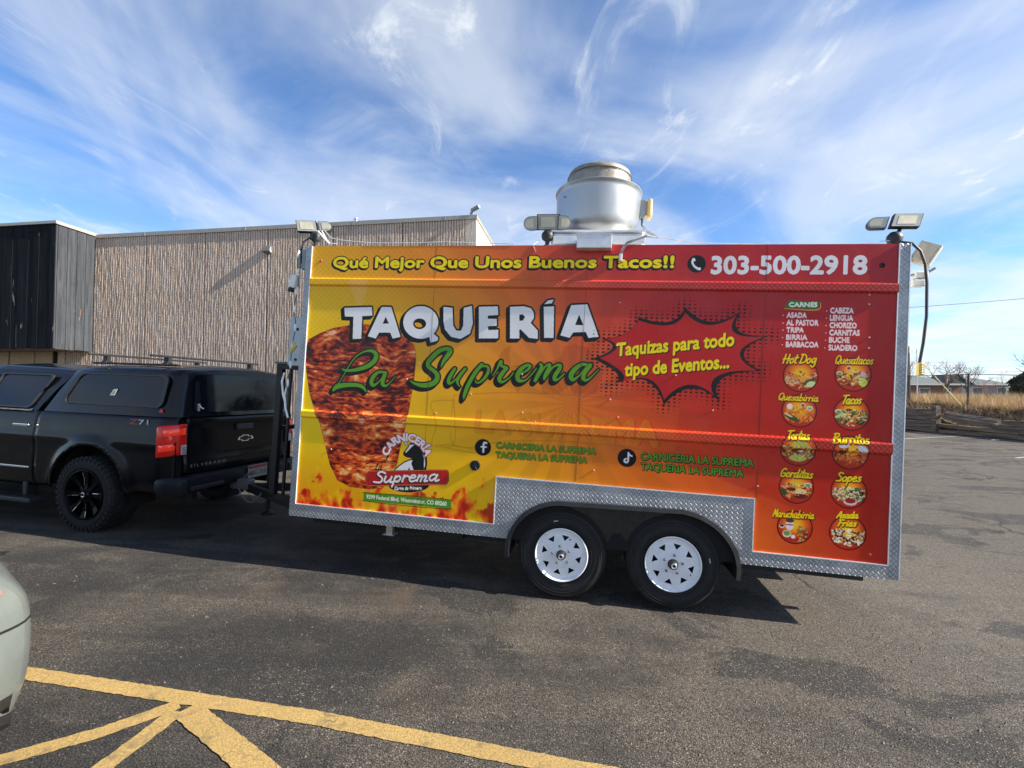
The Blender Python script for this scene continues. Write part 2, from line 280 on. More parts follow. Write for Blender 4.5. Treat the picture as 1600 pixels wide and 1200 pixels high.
TXT = {"Qué Mejor Que Unos Buenos Tacos!!":[249,2245,3212,2277,112],"303-500-2918":[3493,2239,4594,2251,140],"Taquizas para todo":[2795,1557,3683,1675,107],"tipo de Eventos...":[2867,1397,3653,1500,107],"CARNES":[4070,1989,4267,1997,44],"ASADA":[4057,1905,4195,1907,39],"AL PASTOR":[4057,1846,4280,1850,42],"TRIPA":[4059,1792,4179,1793,39],"BIRRIA":[4059,1735,4206,1738,39],"BARBACOA":[4059,1679,4286,1684,41],"CABEZA":[4360,1948,4518,1950,41],"LENGUA":[4360,1892,4516,1894,41],"CHORIZO":[4360,1836,4542,1838,41],"CARNITAS":[4360,1780,4565,1783,41],"BUCHE":[4360,1724,4498,1727,41],"SUADERO":[4358,1666,4552,1669,41],"fb1":[1843,744,2665,752,49],"fb2":[1845,663,2599,674,51],"tt1":[3023,736,3864,745,61],"tt2":[3027,657,3794,660,58],"9299 Federal Blvd. Westminster, CO 80260":[712,219,1445,222,27],"Carne de Primera":[967,313,1213,337,29],"Suprema":[765,355,1386,438,82],"La":[773,470,838,475,57]}
FOOD = {"Hot Dog":[4171,1461,122,4038,1552,4287,1563,60],"Quesatacos":[4532,1487,123,4403,1565,4673,1572,54],"Quesabirria":[4171,1193,122,4018,1270,4311,1272,46],"Tacos":[4532,1194,122,4460,1264,4604,1273,59],"Tortas":[4174,903,123,4087,973,4259,982,60],"Burritos":[4533,904,122,4404,970,4664,978,62],"Gorditas":[4174,615,120,4056,688,4294,692,55],"Sopes":[4534,613,121,4442,685,4624,695,58],"Maruchabirria":[4175,314,122,4015,380,4314,390,49],"Asada":[4538,308,123,4459,413,4614,425,42],"Fries":[4538,308,123,4466,354,4604,364,42]}
# ---------------------------------------------------------------- the printed vinyl wrap, drawn into an image (millimetres on the panel)
KX = 480.0; S0 = -20.0; PW, PH = int(4.92 * KX), int(2.52 * KX)
img = np.zeros((PH, PW, 3), np.float32)
nr = np.random.RandomState(5)
def vn(w, h, cx, cy, seed):
    r = np.random.RandomState(seed); g = r.rand(cy + 2, cx + 2).astype(np.float32)
    x = np.linspace(0, cx, w, endpoint=False); y = np.linspace(0, cy, h, endpoint=False)
    xi = x.astype(int); yi = y.astype(int); fx = (x - xi); fy = (y - yi); fx = fx * fx * (3 - 2 * fx); fy = fy * fy * (3 - 2 * fy)
    a = g[yi][:, xi]; b = g[yi][:, xi + 1]; c = g[yi + 1][:, xi]; d = g[yi + 1][:, xi + 1]
    fx = fx[None, :]; fy = fy[:, None]
    return (a * (1 - fx) + b * fx) * (1 - fy) + (c * (1 - fx) + d * fx) * fy
def fb(w, h, cx, cy, seed, oct=4, g=0.5):
    o = 0; am = 1; t = 0
    for i in range(oct): o = o + vn(w, h, int(cx * 2 ** i) + 1, int(cy * 2 ** i) + 1, seed + i) * am; t += am; am *= g
    return o / t
def P2(p): return ((p[0] - S0) / 1000 * KX, p[1] / 1000 * KX)
def ramp(v, stops):
    v = np.clip(v, 0, 1); xs = [s_[0] for s_ in stops]
    return np.stack([np.interp(v, xs, [s_[1][k] for s_ in stops]) for k in range(3)], -1).astype(np.float32)
def box_of(pts, pad):
    xs = [p[0] for p in pts]; ys = [p[1] for p in pts]
    return max(0, int(min(xs) - pad)), min(PW, int(max(xs) + pad) + 2), max(0, int(min(ys) - pad)), min(PH, int(max(ys) + pad) + 2)
def poly_mask(loops, pad=0):
    L_ = [[P2(p) for p in lp] for lp in loops]
    x0, x1, y0, y1 = box_of([p for l in L_ for p in l], pad + 2)
    X = np.arange(x0, x1)[None, :] + 0.5; Y = np.arange(y0, y1)[:, None] + 0.5; m = np.zeros((y1 - y0, x1 - x0), bool)
    for lp in L_:
        for i in range(len(lp)):
            (ax, ay), (bx, by) = lp[i], lp[(i + 1) % len(lp)]
            if ay == by: continue
            m ^= ((Y > min(ay, by)) & (Y <= max(ay, by))) & (X < ax + (Y - ay) * (bx - ax) / (by - ay))
    return [m.astype(np.float32), x0, y0]
def stroke_mask(strokes, grow=0.0, pad=0):                    # points (s, t, half width) in mm
    pts = [P2(p) for st_ in strokes for p in st_]; k = KX / 1000; mr = max(p[2] for st_ in strokes for p in st_) * k + grow * k
    x0, x1, y0, y1 = box_of(pts, mr + 3 + pad); m = np.zeros((y1 - y0, x1 - x0), np.float32)
    for st_ in strokes:
        q = [(*P2(p), (p[2] + grow) * k) for p in st_]
        dense = []
        for i in range(len(q) - 1):                           # Catmull-Rom smoothing
            a, b, c, d = q[max(i - 1, 0)], q[i], q[i + 1], q[min(i + 2, len(q) - 1)]
            for j in range(6):
                u = j / 6; dense.append(tuple(0.5 * (2 * b[e] + (c[e] - a[e]) * u + (2 * a[e] - 5 * b[e] + 4 * c[e] - d[e]) * u * u + (3 * b[e] - a[e] - 3 * c[e] + d[e]) * u ** 3) for e in range(3)))
        dense.append(q[-1])
        for a, b in zip(dense[:-1], dense[1:]):
            rr = max(a[2], b[2], 0.5) + 1.5
            X0 = max(x0, int(min(a[0], b[0]) - rr)); X1 = min(x1, int(max(a[0], b[0]) + rr) + 2); Y0 = max(y0, int(min(a[1], b[1]) - rr)); Y1 = min(y1, int(max(a[1], b[1]) + rr) + 2)
            if X1 <= X0 or Y1 <= Y0: continue
            X = np.arange(X0, X1)[None, :] + 0.5 - a[0]; Y = np.arange(Y0, Y1)[:, None] + 0.5 - a[1]; dx, dy = b[0] - a[0], b[1] - a[1]
            t = np.clip((X * dx + Y * dy) / (dx * dx + dy * dy + 1e-6), 0, 1)
            d = np.sqrt((X - dx * t) ** 2 + (Y - dy * t) ** 2); v = np.clip(np.maximum(a[2] + (b[2] - a[2]) * t, 0.5) - d + 0.5, 0, 1)
            sl = m[Y0 - y0:Y1 - y0, X0 - x0:X1 - x0]; np.maximum(sl, v, out=sl)
    return [m, x0, y0]
def grow(mk, r_mm):                                           # dilate by a disc
    m, x0, y0 = mk; r = r_mm * KX / 1000; ri = int(math.ceil(r))
    if ri < 1: return mk
    p = np.pad(m, ri + 1); out = p.copy()
    for dy in range(-ri, ri + 1):
        w = int(round(math.sqrt(max(0, r * r - dy * dy))))
        s_ = np.roll(p, dy, 0); acc = s_.copy(); step = 1; cov = 0
        while cov < w:
            k_ = min(step, w - cov); acc = np.maximum(acc, np.maximum(np.roll(acc, k_, 1), np.roll(acc, -k_, 1))); cov += k_; step = max(1, cov)
        out = np.maximum(out, acc)
    return [out, x0 - ri - 1, y0 - ri - 1]
def paint(mk, col, a=1.0, dx=0, dy=0):
    m, x0, y0 = mk; x0 += int(round(dx * KX / 1000)); y0 += int(round(dy * KX / 1000))
    X0, Y0 = max(0, x0), max(0, y0); X1, Y1 = min(PW, x0 + m.shape[1]), min(PH, y0 + m.shape[0])
    if X1 <= X0 or Y1 <= Y0: return
    mm = (m[Y0 - y0:Y1 - y0, X0 - x0:X1 - x0] * a)[..., None]; t = img[Y0:Y1, X0:X1]
    c = np.array(col, np.float32) / 255 if not isinstance(col, np.ndarray) else col[Y0:Y1, X0:X1]
    t[:] = t * (1 - mm) + c * mm
_tc = {}
def text_mask(txt, box, bold=0.0, shear=0.0, arc=None, pad=0):
    V, T = text_tris(txt); w0, w1 = V[:, 0].min(), V[:, 0].max()
    s0, t0, s1, t1, h = box; W_ = s1 - s0
    U = (V[:, 0] - w0) / (w1 - w0); H_ = V[:, 1] / 0.729
    if arc:
        cx, cy, rad, a0, a1 = arc; th = np.radians(a0 + (a1 - a0) * U); rr = rad + H_ * h; X = cx + rr * np.sin(th); Y = cy + rr * np.cos(th)
    else:
        X = s0 + U * W_ + H_ * h * shear; Y = t0 + (t1 - t0) * U + H_ * h
    Q = np.array([P2((a, b)) for a, b in zip(X, Y)])
    x0, x1, y0, y1 = box_of(Q, 2 + pad); m = np.zeros((y1 - y0, x1 - x0), np.float32)
    for tri in T:
        a, b, c = Q[tri]; X0 = int(min(a[0], b[0], c[0])); X1 = int(max(a[0], b[0], c[0])) + 2; Y0 = int(min(a[1], b[1], c[1])); Y1 = int(max(a[1], b[1], c[1])) + 2
        ar = (b[0] - a[0]) * (c[1] - a[1]) - (b[1] - a[1]) * (c[0] - a[0])
        if abs(ar) < 1e-9: continue
        sg = 1 if ar > 0 else -1
        Xg = np.arange(X0, X1)[None, :] + 0.5; Yg = np.arange(Y0, Y1)[:, None] + 0.5
        def e(p, q): return ((q[0] - p[0]) * (Yg - p[1]) - (q[1] - p[1]) * (Xg - p[0])) * sg
        v = (e(a, b) >= 0) & (e(b, c) >= 0) & (e(c, a) >= 0)
        ya, xa = Y0 - y0, X0 - x0; ys, xs = max(0, ya), max(0, xa); sl = m[ys:ya + v.shape[0], xs:xa + v.shape[1]]
        vv = v[ys - ya:ys - ya + sl.shape[0], xs - xa:xs - xa + sl.shape[1]]; np.maximum(sl, vv, out=sl)
    mk = [m, x0, y0]
    return grow(mk, bold) if bold else mk
# --- background colour field; its top row also paints in reflected sky
SS = (np.arange(PW) / KX * 1000 + S0) / 1000; TT = np.arange(PH) / KX
cols = [(0, {2.45: (216, 168, 20), 1.9: (226, 194, 8), 1.3: (226, 198, 4), .7: (228, 200, 5), .2: (226, 160, 20)}),
        (.8, {2.45: (212, 145, 34), 1.9: (220, 172, 20), 1.3: (225, 187, 10), .7: (226, 192, 5), .2: (226, 165, 15)}),
        (1.6, {2.45: (202, 108, 44), 1.9: (212, 132, 38), 1.3: (218, 156, 20), .7: (224, 176, 12), .2: (226, 190, 5)}),
        (2.2, {2.45: (190, 72, 50), 1.9: (202, 98, 45), 1.3: (206, 122, 34), .7: (218, 148, 22), .2: (222, 168, 14)}),
        (2.75, {2.45: (176, 45, 50), 1.9: (190, 62, 46), 1.3: (194, 78, 36), .7: (208, 112, 26), .2: (214, 130, 22)}),
        (3.4, {2.45: (170, 38, 48), 1.9: (174, 32, 36), 1.3: (180, 38, 24), .7: (196, 70, 24), .2: (208, 100, 26)}),
        (4.0, {2.45: (166, 36, 46), 1.9: (168, 28, 32), 1.3: (170, 26, 20), .7: (180, 40, 20), .2: (198, 78, 26)}),
        (4.9, {2.45: (158, 36, 46), 1.9: (162, 28, 28), 1.3: (156, 18, 16), .7: (158, 20, 16), .2: (166, 28, 18)})]
tk_ = [.2, .7, 1.3, 1.9, 2.45]; sk_ = [c[0] for c in cols]
for ch in range(3):
    tab = np.array([[c[1][t][ch] for t in tk_] for c in cols])
    rows = np.array([np.interp(TT, tk_, tab[i]) for i in range(len(cols))])
    for y in range(PH): img[y, :, ch] = np.interp(SS, sk_, rows[:, y]) / 255
gx, gy = np.meshgrid(SS, TT)
ang = np.arctan2(gy - 1.15, gx - 2.45); rad = np.hypot(gx - 2.45, gy - 1.15)
ray = np.clip(np.sin(ang * 19 + 0.6 * np.sin(ang * 3)) * 3, -1, 1) * np.clip(1.2 - rad * 0.55, 0, 1) * 0.034
img *= (1 + ray)[..., None]
band = np.clip(1 - np.abs(gx * 0.55 + gy - 2.62) / 0.02, 0, 1) * 0
mdiag = np.clip((0.98 - 0.33 * (gx - 2.6) - gy) / 0.02, 0, 1) * np.clip((gx - 2.6) * 1.2, 0, 1) * np.clip((4.75 - gx), 0, 1) * 0.07
img[..., 0] += mdiag; img[..., 1] += mdiag * 1.1; img[..., 2] += mdiag * 0.25
# halftone of the yellow corner
pp = 0.052; hx = (gx + gy) / pp; hy = (gx - gy) / pp
dd = np.hypot(hx - np.round(hx), hy - np.round(hy)); amt = np.clip((gy - 1.35) * 1.2, 0, 1) * np.clip((2.3 - gx) * 0.8, 0, 1)
dotm = (dd < 0.30) * amt * 0.22
img[:] = img * (1 - dotm[..., None]) + np.array([200, 95, 40], np.float32) / 255 * dotm[..., None]
del ang, rad, ray, hx, hy, dd, band
# --- ghosted ribbon watermark
for lp in [GHOST['banner']] + GHOST['ends']:
    paint(stroke_mask([[(*p, 6) for p in lp + lp[:1]]]), (130, 70, 10), 0.2)
paint(poly_mask([GHOST['banner']]), (240, 140, 20), 0.10)
def smear(mk, col, a, off):
    paint(mk, col, a, off, -off * 0.6)
gm = poly_mask([GHOST['bull']]); paint(gm, (120, 40, 10), 0.20)
g0 = GHOST['txt']; gt = text_mask('LA SUPREMA', (g0[0], g0[1], g0[2], g0[3], g0[5] - g0[1]), 14)
paint(gt, (110, 45, 10), 0.20, 14, 0); paint(gt, (236, 160, 20), 0.32)
# --- flames along the foot
FW, FH = PW, int(0.75 * KX)
n1 = fb(FW, FH, 46, 4, 50, 5, 0.6); n2 = fb(FW, FH, 90, 9, 60, 4); 
yy = np.linspace(0, 1, FH)[:, None]
sx_ = SS[None, :]
hgt = np.interp(SS, [0, .3, .6, .75, 1.1, 1.35, 1.5, 1.65, 1.85, 2.1, 2.6, 2.9, 3.05, 3.3, 5], [.95, .80, .9, .75, .7, .62, .85, 1.1, .95, .4, .62, .95, 1.0, .3, 0])[None, :]
wv = (vn(FW, FH, 26, 9, 71) - .5) * 26
idx = np.clip(np.arange(FW)[None, :] + wv.astype(int), 0, FW - 1)
n1 = np.take_along_axis(n1, idx, 1)
fl = n1 * 1.25 + n2 * 0.35 - yy / np.maximum(hgt, 0.02) * 0.95
fmask = np.clip((fl - 0.30) / 0.12, 0, 1) * np.clip(hgt * 12, 0, 1)
tone = 0.5 * n2 + 0.7 * fb(FW, FH, 60, 6, 77, 3) * (1 - yy * .5); tone = np.take_along_axis(tone, idx, 1); tone = (tone - tone.mean()) * 1.9 + 0.5
fc = ramp(np.clip(tone * 1.35 - 0.2, 0, 1), [(0, (.93, .78, .06)), (.3, (.96, .66, .10)), (.52, (.93, .46, .09)), (.75, (.84, .27, .08)), (1, (.66, .13, .06))])
right_ = np.clip((sx_ - 1.7) / 0.5, 0, 1)
t_ = img[:FH]; fm = (fmask * (1 - 0.55 * right_))[..., None]; t_[:] = t_ * (1 - fm) + fc * fm
# --- meat on the spit
paint(poly_mask([ONION]), (226, 180, 120), 0.55)
mm = poly_mask([MEAT]); Mw = np.zeros((PH, PW), np.float32)
mh, mw = mm[0].shape
base = fb(mw, mh, 8, 34, 90, 5, 0.66); wx = ((fb(mw, mh, 4, 7, 120, 3) - .5) * 55).astype(int)
iy = np.clip(np.arange(mh)[:, None] + wx, 0, mh - 1); base = np.take_along_axis(base, iy, 0)
f2 = fb(mw, mh, 26, 90, 140, 3); f2 = np.take_along_axis(f2, iy, 0); lump = fb(mw, mh, 4, 7, 160, 3)
v = base * 0.8 + f2 * 0.6 - 0.22 + (lump - .5) * 0.6; lay = np.abs(((np.arange(mh)[:, None] + wx * .9) / 46.0) % 1 - .5) * 2; v = (v - v.mean()) / v.std() * 0.20 + 0.50 - .20 * np.clip((.22 - lay) / .22, 0, 1)
mc = ramp(v, [(0, (.17, .05, .07)), (.22, (.33, .09, .08)), (.42, (.60, .20, .10)), (.6, (.77, .35, .13)), (.78, (.87, .54, .26)), (.92, (.93, .75, .48)), (1, (.95, .88, .72))])
cy_ = np.linspace(0, 1, mh)[:, None]; warm = np.clip(1.1 - 1.5 * cy_, 0, .8)[..., None]                 # redder and brighter near the flames
mc = mc * (1 + warm * np.array([.06, -.04, -.15], np.float32)); pur = np.clip(cy_ * 2.2 - 1.2, 0, 1)[..., None] * 0.35
mc = mc * (1 - pur) + mc * np.array([.85, .62, .8], np.float32) * pur
mc = mc * np.array([1.0, .98, .98], np.float32); full = np.zeros((PH, PW, 3), np.float32); full[mm[2]:mm[2] + mh, mm[1]:mm[1] + mw] = mc
paint(grow(mm, 3), (110, 40, 20), 0.8); paint(mm, full)
paint(poly_mask([[(598, 905), (640, 915), (668, 890), (630, 868), (604, 880)]]), (225, 205, 185), .8)
# flames lick over the lower end of the meat
sel = np.zeros((FH, FW), np.float32); sel[:, int(.2 * KX):int(1.0 * KX)] = 1
fm2 = (np.clip((fl - 0.52) / 0.15, 0, 1) * sel * 0.8)[..., None]; t_[:] = t_ * (1 - fm2) + fc * fm2
# --- lettering
W8 = (216, 226, 240); BK = (14, 18, 20); YL = (240, 214, 8); GR = (86, 152, 32)
tq = [poly_mask(l) for l in TAQ]
def both(mks, out_mm, off, steps, col, ocol=BK):
    for mk in mks:
        g = grow(mk, out_mm)
        for i in range(steps + 1): paint(g, ocol, 1, off[0] * i / max(1, steps), off[1] * i / max(1, steps))
    for mk in mks: paint(mk, col)
both(tq, 13, (-20, -20), 3, W8)
for st_ in SCRIPT:
    g = stroke_mask([st_], 12)
    for i in range(4): paint(g, BK, 1, -22 * i / 3, -24 * i / 3)
for st_ in SCRIPT: paint(stroke_mask([st_], 0.5), GR)
b = TXT['Qué Mejor Que Unos Buenos Tacos!!']; k_ = text_mask('Qué Mejor Que Unos Buenos Tacos!!', (b[0] + 8, b[1] + 6, b[2] - 8, b[3] + 6, 98), 6.2); both([k_], 8, (-9, -10), 2, YL)
b = TXT['303-500-2918']; paint(text_mask('303-500-2918', b, 7), (214, 224, 240))
def disc(cx, cy, r, sq=1.0): return poly_mask([[(cx + r * math.cos(a * .2244), cy + r * sq * math.sin(a * .2244)) for a in range(28)]])
paint(disc(3378, 2313, 70), (20, 22, 28)); paint(stroke_mask([[(3354, 2350, 11), (3346, 2325, 9), (3362, 2295, 9), (3388, 2276, 10), (3402, 2274, 12)]]), W8)
paint(poly_mask([[(3340, 2352), (3362, 2362), (3372, 2338), (3352, 2330)]]), W8)
# burst with its halftone fringe
bo = np.array([p for p in BURST[0]], float)
bm_ = poly_mask([BURST[0]])
for iy_, ty in enumerate(np.arange(1060, 2120, 29)):
    for ix_, tx_ in enumerate(np.arange(2480, 4120, 41)):
        d = np.sqrt(((bo - (tx_, ty)) ** 2).sum(1)).min(); X_, Y_ = P2((tx_, ty)); xi, yi = int(X_) - bm_[1], int(Y_) - bm_[2]
        if 0 <= xi < bm_[0].shape[1] and 0 <= yi < bm_[0].shape[0] and bm_[0][yi, xi] > .5: continue
        r_ = 13.5 * (1 - d / 125)
        if r_ > 3: paint(disc(tx_, ty, r_, 0.72), (38, 12, 12))
paint(bm_, (22, 20, 24)); bi = poly_mask([BURST[1]]); paint(bi, (178, 26, 28))
bg_ = (((gx * 1000) % 36 < 4) | ((gy * 1000) % 30 < 4)).astype(np.float32)
sub = bg_[bi[2]:bi[2] + bi[0].shape[0], bi[1]:bi[1] + bi[0].shape[1]]; paint([bi[0] * sub, bi[1], bi[2]], (150, 40, 36), .4)
for s_ in ('Taquizas para todo', 'tipo de Eventos...'):
    k_ = text_mask(s_, TXT[s_], 5); paint(grow(k_, 2), (30, 30, 20), 1, 6, -6); paint(k_, (244, 216, 8))
# list of meats
paint(poly_mask([[(4040, 1978), (4262, 1974), (4292, 2030), (4068, 2040)]]), (40, 120, 50)); paint(stroke_mask([[(4034, 1974, 2), (4264, 1969, 4), (4290, 2024, 2)]]), (220, 190, 60))
b = TXT['CARNES']; paint(text_mask('CARNES', (b[0], b[1], b[2], b[3] - 4, 34), 3), (235, 240, 235))
for s_ in ('ASADA', 'AL PASTOR', 'TRIPA', 'BIRRIA', 'BARBACOA', 'CABEZA', 'LENGUA', 'CHORIZO', 'CARNITAS', 'BUCHE', 'SUADERO'):
    b = TXT[s_]; paint(text_mask(s_, b, 3.0), (225, 215, 225)); paint(disc(b[0] - 26, b[1] + 15, 4.5), (225, 215, 225))
for k_, s_, c in (('fb1', 'CARNICERIA LA SUPREMA', 0), ('fb2', 'TAQUERIA LA SUPREMA', 0), ('tt1', 'CARNICERIA LA SUPREMA', 1), ('tt2', 'TAQUERIA LA SUPREMA', 1)):
    m_ = text_mask(s_, TXT[k_], 2.0); paint(grow(m_, 4.5), (20, 30, 18), 0.95 if c else .55, 3, -3); paint(m_, (84, 150, 40))
paint(disc(1731, 738, 70), (12, 12, 14)); paint(stroke_mask([[(1760, 776, 8), (1742, 778, 9), (1736, 762, 9), (1736, 700, 9)], [(1716, 742, 7), (1760, 742, 7)]]), W8)
paint(disc(2916, 741, 73), (12, 12, 14)); paint(stroke_mask([[(2926, 782, 7), (2926, 720, 8), (2914, 704, 8), (2898, 712, 8), (2900, 728, 7), (2912, 734, 6)], [(2926, 780, 8), (2938, 764, 7), (2954, 758, 7)]]), W8)
# butcher's logo
for p_ in (GHOST,): pass
lg = BULL
paint(grow(poly_mask([lg['disc']]), 4), (225, 170, 70)); paint(poly_mask([lg['disc']]), (12, 14, 14))
for k_ in ('black', 'rump'): paint(grow(poly_mask([lg[k_]]), 9), (14, 18, 18))
paint(stroke_mask([lg['tail']], 3), (226, 170, 80), .8); paint(stroke_mask([lg['tail']], -2), BK)
paint(poly_mask([lg['black']]), (14, 20, 22))
for k_ in ('hornl', 'hornr'): paint(grow(poly_mask([lg[k_]]), 4), BK); paint(poly_mask([lg[k_]]), W8)
for k_ in ('face', 'rump', 'stripe'): paint(poly_mask([lg[k_]]), W8)
paint(grow(poly_mask([lg['banner']]), 6), (30, 14, 14)); paint(grow(poly_mask([lg['banner']]), 3), (220, 150, 90)); paint(poly_mask([lg['banner']]), (172, 30, 30))
cx, cy, ax, ay = lg['arc']; rad_ = ay - cy
k_ = text_mask('CARNICERÍA', (0, 0, 1, 0, 66), 4.6, arc=(cx, cy, rad_ - 74, -79, 73)); paint(grow(k_, 6), (170, 60, 60)); paint(k_, (228, 226, 236))
paint(poly_mask([lg['addr']]), (74, 140, 34)); paint(stroke_mask([[(*p, 2.5) for p in lg['addr'] + lg['addr'][:1]]]), (40, 60, 20))
b = TXT['9299 Federal Blvd. Westminster, CO 80260']; a_ = lg['addr']
paint(text_mask('9299 Federal Blvd. Westminster, CO 80260', (a_[3][0] + 25, a_[3][1] + 22, a_[2][0] - 40, a_[2][1] + 24, 36), 2), (222, 232, 222))
b = TXT['Carne de Primera']; paint(text_mask('Carne de Primera', (b[0], b[1], b[2], b[3], 30), 2.2), (220, 226, 230))
# brush-script alphabet for the dish names
A = {'a': ([[(.42, .46), (.26, .55), (.08, .38), (.08, .1), (.22, .02), (.4, .3)], [(.45, .54), (.40, .15), (.46, .0), (.6, .12)]], .58),
     'b': ([[(.12, 1.0), (.08, .1), (.2, .0), (.4, .12), (.42, .42), (.26, .5), (.1, .3)]], .52), 'c': ([[(.38, .46), (.22, .55), (.06, .3), (.16, .02), (.42, .12)]], .44),
     'd': ([[(.42, .46), (.26, .55), (.08, .38), (.08, .1), (.22, .02), (.4, .3)], [(.5, 1.0), (.42, .15), (.48, .0), (.6, .12)]], .6),
     'e': ([[(.08, .28), (.32, .36), (.34, .52), (.18, .54), (.06, .26), (.18, .0), (.44, .14)]], .46), 'g': ([[(.42, .46), (.24, .55), (.08, .3), (.2, .04), (.4, .3)], [(.46, .54), (.44, -.2), (.26, -.42), (.06, -.26)]], .56),
     'h': ([[(.14, 1.0), (.08, .0)], [(.1, .28), (.28, .5), (.4, .4), (.36, .04), (.52, .1)]], .54), 'i': ([[(.12, .5), (.08, .06), (.24, .1)], [(.17, .72), (.19, .74)]], .26),
     'm': ([[(.1, .52), (.06, .0)], [(.08, .3), (.24, .52), (.3, .4), (.26, .0)], [(.28, .3), (.46, .52), (.52, .4), (.48, .04), (.64, .1)]], .68), 'n': ([[(.1, .52), (.06, .0)], [(.08, .28), (.28, .52), (.38, .4), (.34, .04), (.5, .1)]], .52),
     'o': ([[(.26, .54), (.08, .36), (.12, .04), (.3, .04), (.42, .3), (.28, .54), (.4, .44)]], .48), 'p': ([[(.12, .52), (.06, -.42)], [(.08, .3), (.28, .54), (.42, .36), (.3, .06), (.1, .1)]], .5),
     'r': ([[(.1, .54), (.08, .0)], [(.09, .3), (.22, .52), (.38, .46)]], .4), 's': ([[(.34, .5), (.16, .5), (.14, .34), (.32, .22), (.24, .02), (.04, .06)]], .4),
     't': ([[(.2, .92), (.12, .1), (.28, .04)], [(.02, .6), (.36, .64)]], .32), 'u': ([[(.08, .52), (.06, .12), (.2, .02), (.38, .3), (.42, .54)], [(.42, .5), (.4, .08), (.54, .1)]], .54),
     'H': ([[(.16, 1.0), (.08, .0)], [(.56, 1.0), (.48, .0)], [(.0, .46), (.64, .56)]], .68), 'D': ([[(.2, 1.0), (.1, .04)], [(.04, .96), (.4, .96), (.64, .6), (.5, .14), (.06, .0)]], .7),
     'Q': ([[(.4, 1.0), (.14, .8), (.1, .2), (.3, .02), (.58, .3), (.6, .8), (.4, 1.0)], [(.3, .24), (.6, -.06)]], .7), 'T': ([[(.36, .98), (.24, .0)], [(.04, .92), (.7, 1.0)]], .5),
     'B': ([[(.18, 1.0), (.1, .0)], [(.06, .94), (.46, .98), (.5, .7), (.18, .54), (.54, .4), (.5, .08), (.04, .0)]], .62), 'G': ([[(.58, .86), (.34, 1.0), (.08, .6), (.16, .06), (.5, .1), (.54, .42), (.3, .42)]], .64),
     'S': ([[(.56, .9), (.3, 1.0), (.16, .76), (.46, .44), (.42, .08), (.04, .06)]], .58), 'M': ([[(.08, .0), (.2, 1.0), (.36, .3), (.58, 1.0), (.56, .0)]], .68),
     'A': ([[(.02, .0), (.42, 1.0), (.5, .0)], [(.1, .36), (.56, .38)]], .62), 'F': ([[(.24, .98), (.1, .0)], [(.06, .94), (.6, 1.0)], [(.12, .5), (.46, .54)]], .54), 'L': ([[(.3, 1.0), (.12, .1), (.5, .06)], [(.08, .9), (.3, 1.0)]], .5), ' ': ([], .25)}
def script(txt, box, w, shear=.22):
    tot = sum(A[c][1] for c in txt); s0, t0, s1, t1, h = box; k_ = (s1 - s0) / tot; x = 0; out = []
    for c in txt:
        for st_ in A[c][0]:
            q = [(s0 + (x + px_) * k_ + py_ * h * shear, t0 + (t1 - t0) * x / tot + py_ * h, w) for px_, py_ in st_]
            if len(q) == 2: q.insert(1, tuple((a + b2) / 2 for a, b2 in zip(*q)))
            out.append(q)
        x += A[c][1]
    return out
b = TXT['Suprema']; sp_ = script('Suprema', (b[0], b[1] + 4, b[2] - 30, b[3] - 6, 100), 9); paint(stroke_mask(sp_, 4), (16, 14, 16), 1, -5, -7); paint(stroke_mask(sp_), (222, 226, 238))
b = TXT['La']; paint(stroke_mask(script('La', b, 4)), (20, 14, 10))
# dishes
PAL = {'Hot Dog': [(196, 140, 60), (214, 170, 90), (150, 60, 40), (205, 180, 160)], 'Quesatacos': [(130, 60, 35), (90, 40, 25), (170, 180, 90), (210, 190, 150)], 'Quesabirria': [(214, 130, 40), (200, 110, 30), (225, 160, 70)],
       'Tacos': [(60, 70, 40), (215, 205, 175), (100, 110, 60), (190, 140, 70)], 'Tortas': [(150, 90, 60), (90, 45, 40), (205, 160, 110), (160, 175, 80)], 'Burritos': [(170, 80, 35), (110, 45, 25), (205, 120, 60)],
       'Gorditas': [(200, 150, 90), (225, 190, 130), (110, 40, 30)], 'Sopes': [(210, 210, 180), (120, 130, 80), (60, 50, 35), (225, 220, 200)], 'Maruchabirria': [(165, 95, 45), (120, 60, 30), (190, 150, 90)], 'Fries': [(215, 215, 190), (60, 45, 35), (200, 160, 90), (235, 232, 215)]}
